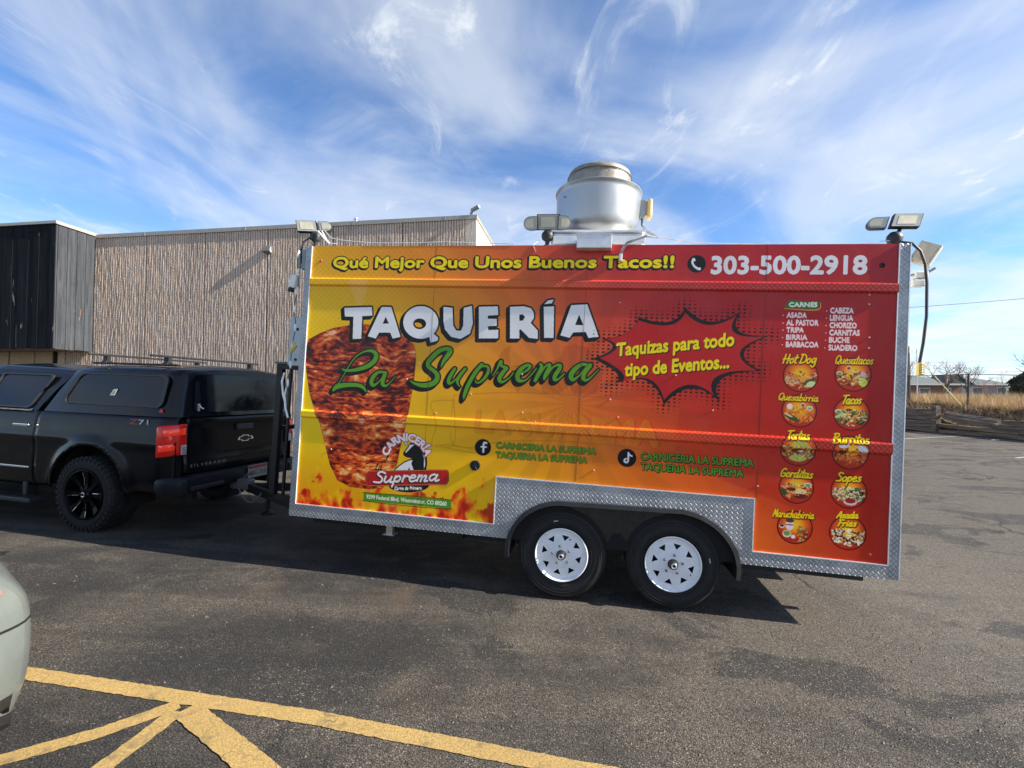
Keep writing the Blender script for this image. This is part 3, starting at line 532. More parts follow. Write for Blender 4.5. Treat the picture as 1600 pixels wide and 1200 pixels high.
EXTRA = {'Hot Dog': [(.5, -.35, .45, .13, (60, 75, 30), 30), (.6, -.5, .3, .2, (205, 215, 160), 20)], 'Quesatacos': [(-.75, .05, .2, .14, (205, 215, 200), 0), (-.75, .03, .14, .09, (110, 150, 70), 0), (-.25, .4, .15, .13, (215, 190, 175), 0), (-.25, .38, .1, .08, (130, 40, 35), 0), (.55, .05, .2, .16, (200, 160, 205), 0), (.55, -.45, .28, .3, (185, 200, 80), 30)],
         'Quesabirria': [(-.55, .25, .2, .2, (225, 225, 215), 0), (.2, .38, .16, .14, (220, 190, 190), 0), (.2, .36, .1, .08, (140, 50, 45), 0), (.6, .2, .2, .16, (215, 225, 215), 0), (.6, .18, .14, .09, (130, 170, 120), 0), (-.4, -.45, .5, .16, (60, 75, 35), -25), (-.6, -.3, .3, .06, (200, 205, 170), -25)],
         'Tacos': [(-.72, .1, .22, .16, (205, 215, 200), 0), (-.72, .06, .15, .1, (110, 150, 80), 0), (-.6, -.15, .4, .12, (185, 205, 130), 20), (-.15, .22, .2, .08, (130, 40, 45), 0)], 'Tortas': [(.1, .35, .5, .16, (165, 185, 90), -15), (0, -.1, .45, .16, (90, 45, 45), 0), (0, -.55, .55, .22, (175, 190, 90), 0), (.15, -.12, .2, .07, (205, 190, 190), 0)],
         'Burritos': [(-.4, .42, .34, .16, (195, 205, 220), 20), (.62, .25, .36, .22, (185, 200, 220), -30), (-.45, -.0, .26, .14, (85, 35, 25), 0)], 'Gorditas': [(.65, .2, .26, .15, (215, 220, 205), 0), (.65, .18, .19, .1, (120, 165, 110), 0), (-.75, -.35, .2, .26, (50, 75, 40), 20), (.2, -.25, .45, .2, (225, 200, 145), 0), (.25, -.55, .45, .16, (90, 35, 28), 0), (-.3, .0, .3, .16, (200, 130, 70), 0), (-.3, -.15, .3, .12, (95, 35, 28), 0)],
         'Sopes': [(.1, -.62, .42, .24, (205, 195, 200), 0), (.1, -.55, .32, .17, (140, 35, 25), 0), (.5, .2, .22, .1, (70, 110, 70), 0)], 'Maruchabirria': [(-.3, .1, .26, .34, (225, 215, 225), 0), (-.3, .12, .27, .05, (150, 90, 110), 0), (-.3, .38, .26, .14, (70, 65, 40), 0), (-.75, .0, .18, .13, (215, 205, 215), 0), (-.75, .03, .13, .08, (80, 25, 25), 0), (-.45, -.45, .27, .24, (220, 225, 215), 0), (-.45, -.42, .21, .17, (110, 150, 80), 0), (-.08, -.6, .14, .13, (225, 228, 235), 0)], 'Fries': []}
for nme, F_ in FOOD.items():
    if nme == 'Asada': continue
    cx, cy, r = F_[:3]; dk = disc(cx, cy, r); x0, y0 = dk[1], dk[2]; h_, w_ = dk[0].shape
    X = (np.arange(w_)[None, :] + x0 - P2((cx, cy))[0]) / (r * KX / 1000); Y = (np.arange(h_)[:, None] + y0 - P2((cx, cy))[1]) / (r * KX / 1000)
    g_ = np.hypot(X, (Y - .15) * 1.15); tile = ramp(np.clip(g_, 0, 1), [(0, (.96, .78, .15)), (.35, (.94, .66, .1)), (.7, (.84, .36, .1)), (1, (.68, .16, .09))])
    full = img.copy() if False else None
    sub = img[y0:y0 + h_, x0:x0 + w_]; m3 = dk[0][..., None]; sub[:] = sub * (1 - m3) + tile * m3
    pal = PAL[nme]; rr = random.Random(nme)
    keep = sub.copy()
    def blob(ux, uy, ra, rb, c, an, mask=None):
        ca, sa = math.cos(R(an)), math.sin(R(an)); u_ = ((X - ux) * ca + (Y - uy) * sa) / ra; v_ = (-(X - ux) * sa + (Y - uy) * ca) / rb
        mk = (np.clip((1 - np.hypot(u_, v_)) * 6, 0, 1) * (np.hypot(X, Y) < .96))[..., None]; sub[:] = sub * (1 - mk) + np.array(c, np.float32) / 255 * mk
    for i in range(150 if nme in ('Fries', 'Tacos', 'Sopes') else 110):
        ux = rr.uniform(-.85, .85); uy = rr.uniform(-.75, .32 if nme not in ('Fries',) else .25) * (1 - .45 * abs(ux)) - .05
        if nme in ('Gorditas', 'Maruchabirria') and i % 2: continue
        if nme == 'Maruchabirria': ux = abs(ux) * .6 + .15; uy = uy - .2
        c = pal[rr.randrange(len(pal))]; j = rr.randint(-28, 22); blob(ux, uy, rr.uniform(.06, .16), rr.uniform(.03, .07), tuple(min(245, max(10, q + j)) for q in c), rr.uniform(-70, 70))
    for e_ in EXTRA[nme]: blob(*e_)
    if nme in ('Gorditas', 'Sopes', 'Tacos', 'Quesatacos', 'Tortas'):
        for i in range(25): blob(rr.uniform(-.7, .7), rr.uniform(-.6, .3), .05, .025, (235, 230, 205) if i % 2 else (80, 100, 45), rr.uniform(-70, 70))
    paint(stroke_mask([[(cx + r * math.cos(a * .2618), cy + r * math.sin(a * .2618), 3.4) for a in range(25)]]), (40, 8, 8))
for nme, F_ in FOOD.items():
    b = F_[3:]; st_ = script(nme, (b[0], b[1], b[2] - 12, b[3], b[4] * 1.15), 5.6 if len(nme) < 10 else 4.4)
    paint(stroke_mask(st_, 4.5), (70, 20, 10), .85, 3, -4); paint(stroke_mask(st_), (240, 210, 10))
img[..., 0] *= 1.10; img[..., 1] *= 1.035; img[..., 2] *= 0.96
img = np.clip(img, 0, 1)
rgba = np.ones((PH, PW, 4), np.float32); rgba[..., :3] = img
wrap_img = bpy.data.images.new("wrap_print", PW, PH); wrap_img.pixels.foreach_set(rgba.ravel()); wrap_img.update(); wrap_img.pack()
WRAP_PREVIEW = img
def wrap_uv(co): return ((co[0] * 1000 - S0) / 1000 * KX / PW, co[2] * KX / PH)
def wrap_mat(name, tread=False, val=1.0):
    m = NB(name); t = m.n('TexImage'); t.image = wrap_img; t.interpolation = 'Cubic'; uv = m.n('UVMap'); uv.uv_map = 'UVMap'; m.l(uv.outputs[0], t.inputs[0])
    grime = m.rng(m.noise(1.7, 7, 0.7), 0.45, 0.8, 0, 0.10)
    c = m.mix(grime, t.outputs[0], (0.30, 0.24, 0.18)); m.set(Base_Color=c, Roughness=m.rng(m.noise(9, 4), 0.3, 0.7, 0.26, 0.4), Specular_IOR_Level=0.28)
    if tread:
        dh = diamond_height(m); m.set(Base_Color=m.mix(m.m_('MULTIPLY', dh, 0.09), m.mix(0.10, c, (0.05, 0.02, 0.01)), (1, 0.75, 0.5)), Roughness=.42); m.bump(dh, 0.28, 0.0018)
    else: m.bump(m.noise(1.3, 3, 0.5), 0.25, 0.03)
    return m.m
M_wrap = wrap_mat('printed_vinyl'); M_wrapt = wrap_mat('printed_vinyl_over_tread', True)
# ---------------------------------------------------------------- ground
def zg(x):                                                    # the lot falls gently to the right, then levels out
    if x < -12: return 0.4216
    if x <= 4: return -0.034 * (x - 0.4)
    if x <= 8: u = (x - 4) / 4; return -0.1224 - 0.136 * (u - u * u / 2)
    return -0.1904
def asphalt():
    m = NB('asphalt')
    big = m.noise(0.32, 6, 0.62, 0.6); mid = m.noise(1.4, 6, 0.65, 0.8)
    vst = m.coord((0.5, 3.2, 1), (0, 0, R(-24))); streak = m.noise(1.0, 6, 0.62, 0.5, vst)
    sx = m.n('SeparateXYZ'); m.l(m.tc.outputs['Object'], sx.inputs[0])
    # freshly sealed dark patch near the bays, worn paler lot to the right
    w1 = m.m_('ADD', sx.outputs[0], m.m_('MULTIPLY', m.m_('SUBTRACT', mid, 0.5), 1.8)); w2 = m.m_('ADD', sx.outputs[1], m.m_('MULTIPLY', m.m_('SUBTRACT', big, 0.5), 3.0))
    worn = m.rng(w1, -0.6, 2.8)
    a = m.m_('ADD', m.m_('MULTIPLY', big, 0.5), m.m_('ADD', m.m_('MULTIPLY', mid, 0.25), m.m_('MULTIPLY', streak, 0.35)))
    f = m.rng(m.m_('ADD', a, m.m_('MULTIPLY', worn, 0.13)), 0.45, 0.66)
    base = m.mix(f, (0.040, 0.037, 0.034), (0.150, 0.128, 0.102))
    ex = m.m_('DIVIDE', m.m_('ADD', w1, 1.35), 1.15); ey = m.m_('DIVIDE', m.m_('SUBTRACT', m.m_('ADD', w2, m.m_('MULTIPLY', sx.outputs[0], -0.12)), 3.0), 0.52)
    el = m.m_('SQRT', m.m_('ADD', m.m_('MULTIPLY', ex, ex), m.m_('MULTIPLY', ey, ey)))
    base = m.mix(m.rng(el, 1.25, 0.7, 0, 0.75), base, (0.030, 0.030, 0.030))
    # irregular darker bitumen patches and rolled tyre tracks
    pn = m.noise(0.62, 7, 0.62, 0.9, m.coord((1, 1.5, 1), (0, 0, R(-20)), (4.3, 1.1, 0))); base = m.mix(m.rng(pn, 0.53, 0.57, 0, 0.75), base, (0.032, 0.031, 0.031))
    tw = m.rng(m.noise(1.0, 3, .5, .15, m.coord((0.10, 2.1, 1), (0, 0, R(-16)))), 0.58, 0.66, 0, 0.5); base = m.mix(tw, base, (0.040, 0.038, 0.036))
    # stone chips in the binder
    cells = m.vor(95, 'F1', None, 1); cd = m.vor(95, 'F1')
    sp = m.n('SeparateColor'); m.l(cells, sp.inputs[0])
    chip = m.m_('MULTIPLY', m.rng(sp.outputs[0], 0.62, 0.9), m.rng(cd, 0.6, 0.25))
    base = m.mix(m.m_('MULTIPLY', chip, m.rng(f, 0, 1, 0.22, 0.9)), base, (0.34, 0.30, 0.25))
    dk = m.m_('MULTIPLY', m.rng(sp.outputs[1], 0.6, 0.95), 0.6)
    base = m.mix(dk, base, (0.022, 0.021, 0.021))
    fine = m.noise(240, 3, 0.7); base = m.mix(m.rng(fine, 0.35, 0.65, 0.0, 0.35), base, (0.03, 0.029, 0.028))
    # cracks
    cv = m.n('VectorMath', operation='ADD'); m.l(m.coord((1, 1, 0)), cv.inputs[0])
    nz = m.n('TexNoise'); nz.inputs['Scale'].default_value = 2.2; nz.inputs['Detail'].default_value = 5; m.l(m.tc.outputs['Object'], nz.inputs[0])
    sc2 = m.n('VectorMath', operation='SCALE'); m.l(nz.outputs[1], sc2.inputs[0]); sc2.inputs['Scale'].default_value = 0.55; m.l(sc2.outputs[0], cv.inputs[1])
    ck = m.vor(0.55, 'DISTANCE_TO_EDGE', cv.outputs[0]); crack = m.m_('MULTIPLY', m.rng(ck, 0.02, 0.005), m.m_('MULTIPLY', m.rng(m.noise(0.5, 3), 0.45, 0.62), m.rng(sx.outputs[0], 0.5, 4.5, 0.25, 1)))
    base = m.mix(m.m_('MULTIPLY', crack, 0.8), base, (0.02, 0.019, 0.018))
    # pale scrape marks
    vs = m.coord((0.9, 14, 1), (0, 0, R(-28))); scr = m.rng(m.noise(1.0, 2, 0.5, 0.2, vs), 0.74, 0.79); base = m.mix(m.m_('MULTIPLY', scr, 0.30), base, (0.30, 0.27, 0.22))
    # oil spots where vehicles stand
    o_all = None
    for (ox, oy, ra, rb) in ((-3.36, 5.1, 0.16, 0.10), (-2.55, 5.25, 0.07, 0.03), (-5.9, 5.15, 0.45, 0.14), (-4.9, 4.4, .28, .1)):
        dx = m.m_('DIVIDE', m.m_('SUBTRACT', m.m_('ADD', sx.outputs[0], m.m_('MULTIPLY', m.m_('SUBTRACT', m.noise(7, 4), 0.5), 0.25)), ox), ra); dy = m.m_('DIVIDE', m.m_('SUBTRACT', m.m_('ADD', sx.outputs[1], m.m_('MULTIPLY', m.m_('SUBTRACT', m.noise(9, 4), 0.5), 0.2)), oy), rb)
        d = m.rng(m.m_('SQRT', m.m_('ADD', m.m_('MULTIPLY', dx, dx), m.m_('MULTIPLY', dy, dy))), 1.1, 0.8)
        o_all = d if o_all is None else m.m_('MAXIMUM', o_all, d)
    base = m.mix(m.m_('MULTIPLY', o_all, 0.9), base, (0.008, 0.008, 0.008))
    base = m.mix(m.rng(m.noise(0.8, 5, .6, 1.0), .55, .75, 0, .35), base, (0.17, 0.115, 0.075))
    gap = m.rng(m.vor(75, 'DISTANCE_TO_EDGE'), 0.12, 0.0); base = m.mix(m.m_('MULTIPLY', gap, m.rng(f, 0, 1, .1, .4)), base, (0.022, 0.02, 0.018))
    m.set(Base_Color=base, Roughness=m.rng(o_all, 0, 1, 0.86, 0.5), Specular_IOR_Level=0.35)
    hgt = m.m_('ADD', m.m_('ADD', m.m_('MULTIPLY', cd, -0.6), m.m_('MULTIPLY', gap, -1.1)), m.m_('ADD', m.m_('MULTIPLY', fine, 0.4), m.m_('MULTIPLY', crack, -1.5)))
    m.bump(hgt, 0.9, 0.010); return m.m
M_asph = asphalt()
xs = [-400, -120, -40, -12] + [-11 + i for i in range(15)] + [4.5, 5, 5.5, 6, 6.5, 7, 7.5, 8, 14, 22.6, 60, 160, 600]
ys = [-60, -10, 0, 2, 4, 7, 12, 20, 40, 90, 200, 700]
gv = [(x, y, zg(x)) for y in ys for x in xs]; nx = len(xs)
gf = [(j * nx + i, j * nx + i + 1, (j + 1) * nx + i + 1, (j + 1) * nx + i) for j in range(len(ys) - 1) for i in range(nx - 1)]
tag(mesh_obj('ground', gv, gf, M_asph, smooth=True), kind='structure')

def line_paint(name, col):
    m = NB(name); n = m.noise(9, 7, 0.7); w = m.rng(n, 0.52, 0.66, 0, 0.6); f = m.rng(m.noise(110, 4, .75), 0.42, 0.62, 0, 0.55)
    c = m.mix(m.rng(m.noise(2.5, 4), 0.3, 0.7), tuple(q * 0.86 for q in col), col)
    vc = m.n('TexVoronoi', feature='DISTANCE_TO_EDGE'); vc.inputs['Scale'].default_value = 3.2
    va = m.n('VectorMath', operation='ADD'); m.l(m.tc.outputs['Object'], va.inputs[0]); nz = m.n('TexNoise'); nz.inputs['Scale'].default_value = 6; m.l(m.tc.outputs['Object'], nz.inputs[0]); sc3 = m.n('VectorMath', operation='SCALE'); m.l(nz.outputs[1], sc3.inputs[0]); sc3.inputs['Scale'].default_value = .35; m.l(sc3.outputs[0], va.inputs[1]); m.l(va.outputs[0], vc.inputs[0])
    ck = m.m_('MULTIPLY', m.rng(vc.outputs[0], 0.016, 0.004), m.rng(m.noise(1.5, 2), 0.45, 0.6))
    c = m.mix(m.m_('MAXIMUM', m.m_('MAXIMUM', w, f), m.m_('MULTIPLY', ck, 0.85)), c, (0.06, 0.055, 0.05)); m.set(Base_Color=c, Roughness=0.75); m.bump(m.noise(180, 3, 0.7), 0.6, 0.006); return m.m
M_ylw = line_paint('yellow_road_paint', (0.47, 0.315, 0.10)); M_wht = line_paint('white_road_paint', (0.55, 0.54, 0.5))
def marking(pts, w, mat, lift=0.004):
    V = []; F = []; q = []
    for a, b in zip(pts[:-1], pts[1:]):
        a = Vector(a); b = Vector(b); n = max(2, int((b - a).length / 0.022))
        q += [a.lerp(b, i / n) for i in range(n)]
    q.append(Vector(pts[-1]))
    for i, p in enumerate(q):
        t = (q[min(i + 1, len(q) - 1)] - q[max(i - 1, 0)]).normalized(); nn = Vector((-t.y, t.x))
        ww = w(i / len(q)) if callable(w) else w
        e1 = ww / 2 + rnd.uniform(-.0035, .0035); e2 = ww / 2 + rnd.uniform(-.0035, .0035)
        for c in (p + nn * e1, p - nn * e2): V.append((c.x, c.y, zg(c.x) + lift))
    for i in range(len(q) - 1): F.append((2 * i, 2 * i + 1, 2 * i + 3, 2 * i + 2))
    return tag(mesh_obj('road_marking', V, F, mat), kind='structure')
marking([(-4.4, 2.92), (-2.75, 2.67), (-1.74, 2.515), (-1.0, 2.402), (0.32, 2.135), (1.8, 1.84), (4.5, 1.3)], lambda u: 0.098, M_ylw)
marking([(-1.69, 2.455), (-1.90, 2.245), (-2.18, 2.055), (-3.3, 1.3)], 0.085, M_ylw, 0.0046)
marking([(-1.66, 2.40), (-1.72, 2.05), (-1.86, 1.2)], 0.088, M_ylw, 0.0052)
marking([(-1.63, 2.42), (-1.09, 2.075), (0.6, 1.0)], 0.122, M_ylw, 0.0058)
marking([(13.6, 18.0), (16.6, 20.9)], 0.10, M_wht); marking([(17.2, 21.0), (21.6, 22.8)], 0.10, M_wht); marking([(17.5, 25.4), (21.8, 27.6)], 0.10, M_wht)
marking([(15.5, 14.6), (21.8, 17.1)], 0.10, M_wht)

# ---------------------------------------------------------------- food trailer
def frame_mat(yaw, tilt, lean, org):                          # long axis to the right and nearer, nose up by tilt
    l = Vector((math.cos(yaw) * math.cos(tilt), -math.sin(yaw) * math.cos(tilt), -math.sin(tilt)))
    n = Vector((-math.sin(yaw), -math.cos(yaw), 0)); u = l.cross(-n)
    if u.z < 0: u = -u
    n2 = n * math.cos(lean) + u * math.sin(lean); u2 = u * math.cos(lean) - n * math.sin(lean)
    return Mx((l, -n2, u2), org)
TM = frame_mat(R(9.5), R(2.87), R(0.43), (-1.98505, 4.29344, CAM_H - 1.09191))
TR = empty('food_trailer', TM)
tag(TR, 'long food trailer in a yellow to red printed wrap with diamond plate edges', 'food trailer')
sB, sE, tT = -0.018, 4.88, 2.462
bd = MB().bbox(sB + 0.004, sE - 0.004, 0.006, 2.25, 0.0, tT - 0.012, 0.012)
bd.build('body', mt('white_trailer_skin', (0.7, 0.7, 0.69), 0.4, 0, 0.06), TR)
# wrapped side skin, three sheets between the raised belts
def top_t(s): return 2.444 + 0.007 * s
def b1(s): return (2.077 + .0048 * s, 2.156 + .006 * s)
def b2(s): return (0.882 + .0035 * s, 0.957 + .0094 * s)
def skin(name, pts, y0, mat, y1=None, grid=None):
    V, F = fill([pts], lambda a, b: (a, y0, b))
    o = mesh_obj(name, V, F, mat, TR, uv=wrap_uv)
    me = o.data
    # orient towards the viewer side
    bm = bmesh.new(); bm.from_mesh(me); 
    for f in bm.faces:
        if f.normal.y > 0: f.normal_flip()
    bm.to_mesh(me); bm.free(); return o
iL, iR = 0.04, 4.808
skin('wrap_panel', [(iL, b1(iL)[1]), (iR, b1(iR)[1]), (iR, top_t(iR)), (iL, top_t(iL))], 0.0, M_wrap)
skin('wrap_panel', [(iL, b2(iL)[1]), (iR, b2(iR)[1]), (iR, b1(iR)[0]), (iL, b1(iL)[0])], 0.0, M_wrap)
skin('wrap_panel', [(iL, .11), (1.855, .11), (1.855, .505), (3.884, .505), (3.884, .102), (iR, .098), (iR, b2(iR)[0]), (iL, b2(iL)[0])], 0.0, M_wrap)
def belt(fn):
    V = []; F = []; n = 40
    prof = [(0.0, 0.0), (0.16, -0.016), (0.22, -0.019), (0.80, -0.019), (0.88, -0.016), (1.0, 0.0)]
    for i in range(n + 1):
        s = iL + (iR - iL) * i / n; a, b = fn(s)
        for u, d in prof: V.append((s, d, a + (b - a) * u))
    m = len(prof)
    for i in range(n):
        for k in range(m - 1): F.append((i * m + k, (i + 1) * m + k, (i + 1) * m + k + 1, i * m + k + 1))
    return mesh_obj('belt_rail', V, F, M_wrapt, TR, uv=wrap_uv)
belt(b1); belt(b2)
# vertical joints of the sheets, drawn as thin dark strips
for s in (1.22, 2.52, 3.9): MB().box(s - .0012, s + .0012, -0.0008, 0.0, 0.52 if s > 1.9 else 0.12, b2(s)[0]).box(s - .0012, s + .0012, -0.0008, 0, b2(s)[1], b1(s)[0]).box(s - .0012, s + .0012, -0.0008, 0, b1(s)[1], top_t(s)).build('panel_joint', mt('dark_joint_strip', (.12, .05, .02), .6), TR)
# diamond plate edge trims with a bright turned lip
def trim(pts, y=-0.006): return MB().prism(pts, y, 0.004).build('tread_plate_trim', M_diamond, TR)
trim([(sB, 0.0), (iL, .105), (iL, top_t(iL)), (sB, top_t(sB))])
trim([(sB + .002, 0), (sE - .072, 0), (sE - .072, .096), (3.884, .1), (3.884, .1), (3.70, .1), (2.05, .1), (iL, .105)][:1] + [(1.99, 0.0), (1.99, .108), (iL, .106)])
trim([(3.78, 0.0), (iR, 0.0), (iR, .096), (3.78, .100)])
trim([(iR, 0.0), (sE, 0.0), (sE, top_t(sE)), (iR, top_t(iR))])
for q in ((iL - .004, iL + .003, .108, top_t(iL)), (iR - .003, iR + .003, .1, top_t(iR)), (sE, sE + .006, 0, top_t(sE)), (iL, 1.86, .105, .113), (3.884, iR, .098, .106)): MB().box(q[0], q[1], -.010, -.001, q[2], q[3]).build('trim_lip', M_lip, TR)
# fender plate with the twin wheel opening
W1, W2, WR = (2.435, -0.081), (3.305, -0.057), 0.36
def arch(off=0.0, n=14):
    r = 0.452 + off; pts = []
    for i in range(n + 1):
        a = R(188 - i * (188 - 96) / n); pts.append((W1[0] + r * math.cos(a), W1[1] + r * math.sin(a) * .94))
    for i in range(n + 1):
        a = R(84 - i * (84 + 8) / n); pts.append((W2[0] + (r + .03) * math.cos(a), W2[1] + (r + .0) * math.sin(a) * .94))
    return pts
ar = arch(0.012)
ins = [(a, b) for a, b in ar if b > 0.0]
pl = [(1.857, .108), (1.857, .505), (3.883, .507), (3.883, .1)]
poly = [(1.857, .108), (1.857, .505), (3.883, .507), (3.883, .10), (ins[-1][0] + .01, .10)] + [(a, b) for a, b in ins[::-1] if b > .102] + [(ins[0][0] - .01, .108)]
MB().prism(poly, -.009, .003).build('fender_plate', M_diamond, TR)
MB().box(1.857, 1.864, -.013, -.008, .11, .505).box(3.876, 3.884, -.013, -.008, .1, .505).box(1.857, 3.884, -.013, -.008, .500, .508).build('fender_plate_lip', M_lip, TR)
# black mudguard lip
A0, A1 = arch(0.012), arch(-0.022); V = []; F = []
for (a, b), (c, d) in zip(A0, A1): V += [(a, -.012, b), (a, -.045, b), (c, -.05, d), (c, -.01, d), (c, .28, d)]
for i in range(len(A0) - 1):
    for k in range(4): F.append((i * 5 + k, i * 5 + k + 1, (i + 1) * 5 + k + 1, (i + 1) * 5 + k))
mesh_obj('mudguard', V, F, M_blackpl, TR, smooth=True)
# wheel well liner and the skirt between the tyres
V = [(a, .012, b) for a, b in arch(0.0)]; V0 = [(1.96, .012, -.02), (3.80, .012, -.02)]
MB().prism([(a, max(b, .0)) for a, b in arch(0.008)], -.0035, .0).build('wheel_well_back', M_dark, TR)
sk = [(2.44, .340)]
for i in range(9): a = R(78 - i * 7.2); sk.append((W1[0] + (WR + .025) * math.cos(a), W1[1] + (WR + .025) * math.sin(a)))
sk += [(2.84, .135), (2.90, .135)]
for i in range(9): a = R(159.6 - (8 - i) * 0 - 57.6 * i / 8); sk.append((W2[0] + (WR + .025) * math.cos(a), W2[1] + (WR + .025) * math.sin(a)))
sk += [(3.30, .352)]
MB().prism(sk, -.004, .010).build('fender_skirt', mt('semi_gloss_black', (.014, .014, .015), .3), TR)
# wheels
def tyre(r, w, rr, sidemat, tread=0, parent=None, axis=None, name='tyre'):
    prof = [(rr, .012), (rr + .012, 0.002), (rr + .03, -.006), (rr + (r - rr) * .45, -.012), (r - .045, -.006), (r - .018, .006), (r - .004, .026), (r, .05), (r, w - .05), (r - .004, w - .026), (r - .018, w - .006), (r - .045, w + .006), (rr + .03, w + .006), (rr, w - .012)]
    return MB().lathe(prof, 64, axis).build(name, sidemat, parent, smooth=True)
AX = Matrix.Rotation(R(-90), 4, 'X')                          # lathe axis -> local +Y (away from the viewer side)
def trailer_wheel(c, spin):
    h = empty('wheel', parent=TR); h.location = (c[0], -.01, c[1]); h.rotation_euler = (0, spin, 0)
    tb = MB()
    tyre(WR, .22, .212, M_rubber, 0, h, AX)
    for ri in (0.245, 0.300, 0.322):                          # moulded ribs on the sidewall
        tb.lathe([(ri - .002, -.0085), (ri, -.0125), (ri + .002, -.0085)], 56, AX)
    tb.build('sidewall_ring', M_rubber, h, smooth=True)
    gr = MB()
    for j in (.07, .11, .15): gr.lathe([(WR + .0015, j - .004), (WR + .0015, j + .004)], 56, AX)
    gr.build('tread_groove', M_dark, h)
    rim = MB().lathe([(.214, -.004), (.216, -.012), (.209, -.016), (.203, -.008), (.196, .002), (.178, .003), (.172, .004)], 56, AX)
    loops = [[(.173 * math.cos(2 * math.pi * i / 48), .173 * math.sin(2 * math.pi * i / 48)) for i in range(48)], [(.030 * math.cos(2 * math.pi * i / 16), .030 * math.sin(2 * math.pi * i / 16)) for i in range(16)]]
    for k in range(8):
        a = 2 * math.pi * (k + .5) / 8
        loops.append([(.160 * math.cos(a - .19), .160 * math.sin(a - .19)), (.160 * math.cos(a + .19), .160 * math.sin(a + .19)), (.118 * math.cos(a + .02), .118 * math.sin(a + .02)), (.118 * math.cos(a - .02), .118 * math.sin(a - .02))])
    def dish(a, b):
        r = math.hypot(a, b); d = .004 if r > .17 else (.002 if r > .13 else (-.003 if r > .08 else -.009)); return (a, d, b)
    V, F = fill(loops, dish); rim.add(V, F)
    rim.build('rim', M_white, h, smooth=False)
    MB().lathe([(.0, .05), (.165, .05), (.2, .02)], 32, AX).build('brake_drum', M_dark, h)
    MB().lathe([(0, -.055), (.022, -.055), (.030, -.048), (.036, -.012), (.044, -.006), (.046, .004)], 20, AX).build('hub_cap', mt('hub_black', (.03, .03, .028), .35, .3), h, smooth=True)
    MB().lathe([(.012, -.0565), (.017, -.059), (.022, -.0555)], 20, AX).build('hub_ring', M_galv, h, smooth=True)
    for k in range(5):
        a = 2 * math.pi * k / 5 + .3; n_ = MB().lathe([(0, -.026), (.006, -.026), (.009, -.020), (.009, -.010)], 8, Matrix.Translation((.072 * math.cos(a), 0, .072 * math.sin(a))) @ AX); n_.build('lug_nut', mt('rusty_nut', (.20, .17, .14), .5, .5), h)
    a = .9; MB().tube([(.150 * math.cos(a), -.005, .150 * math.sin(a)), (.145 * math.cos(a), -.03, .145 * math.sin(a))], .004, 6).build('valve_stem', M_black, h)
    MB().box(-.018, .018, -.0135, -.0115, .272, .279).build('sidewall_mark', mt('pale_tyre_mark', (.45, .5, .5), .6), h)
trailer_wheel(W1, R(-12)); trailer_wheel(W2, R(78))
for c in (W1, W2):                                            # far side wheels and axles
    h = empty('wheel', parent=TR); h.location = (c[0], 2.02, c[1]); tyre(WR, .22, .212, M_rubber, 0, h, AX)
    MB().lathe([(.215, .2), (.19, .18), (.12, .19), (0, .19)], 24, AX).build('rim', M_white, h)
    MB().tube([(c[0], .2, c[1]), (c[0], 2.05, c[1])], .038, 10).build('axle', M_black, TR)
# underframe
uf = MB(); uf.box(.05, 4.8, .28, .34, -.12, -.001).box(.05, 4.8, 1.9, 1.96, -.12, -.001)
for s in (.3, .9, 1.5, 1.95, 3.9, 4.4): uf.box(s, s + .05, .3, 1.95, -.09, -.002)
uf.build('chassis_frame', M_black, TR)
MB().bbox(.86, .92, .12, .18, -.11, .002, .004).box(.84, .94, .10, .20, -.118, -.108).build('stabiliser_leg', M_galv, TR)
MB().prism([(1.0, -.005), (1.12, -.06), (1.28, -.09), (1.48, -.10), (1.56, -.10), (1.56, -.005)], .16, .9).build('holding_tank', M_black, TR)
MB().bbox(4.25, 4.84, .95, 1.9, -.18, -.10, .01).box(4.3, 4.36, 1.0, 1.06, -.16, 0).box(4.3, 4.36, 1.8, 1.86, -.16, 0).build('rear_step', M_black, TR)
# rivets and fittings on the side
rv = MB()
def rivet(s, t, r=.008): rv.lathe([(0, -.006), (r * .7, -.005), (r, 0)], 10, Matrix.Translation((s, -.0005, t)) @ AX)
rv = None
def rivet(s, t, r=.008, nm='rivet', mat=None): MB().lathe([(0, -.006), (r * .7, -.005), (r, 0)], 10, Matrix.Translation((s, -.0005, t)) @ AX).build(nm, mat or mt('rivet_metal', (.75, .5, .4), .25, .5), TR)
for s, t in ((1.02, 1.28), (2.03, 1.37), (2.16, .98), (1.12, 1.42), (3.26, 1.42), (1.6, 1.18), (2.66, .62), (2.05, 1.05), (2.8, 1.99), (2.79, 1.64), (2.76, 1.2), (3.9, .60), (4.62, 2.09), (4.62, 2.02), (4.63, 1.77), (4.63, 1.69), (.35, .62), (1.3, 1.0), (3.55, 1.16), (2.83, 1.06)): rivet(s, t)
for s, t in ((4.69, .165), (.13, 2.31)): rivet(s, t, .014, 'marker_stud', mt('red_marker', (.55, .05, .03), .3))
MB().lathe([(0, -.003), (.016, -.004), (.02, 0)], 14, Matrix.Translation((4.70, -.0005, 2.315)) @ AX).build('drilled_hole', M_dark, TR)
vb = MB().lathe([(0, .0), (.030, -.004), (.036, -.014), (.042, -.012), (.044, 0)], 20, Matrix.Translation((1.673, -.0005, .582)) @ AX)
for k in range(6): a = k * 1.05; vb.tube([(1.673, -.012, .582), (1.673 + .046 * math.cos(a), -.010, .582 + .046 * math.sin(a))], .005, 5)
vb.build('drain_vent', M_blackpl, TR)
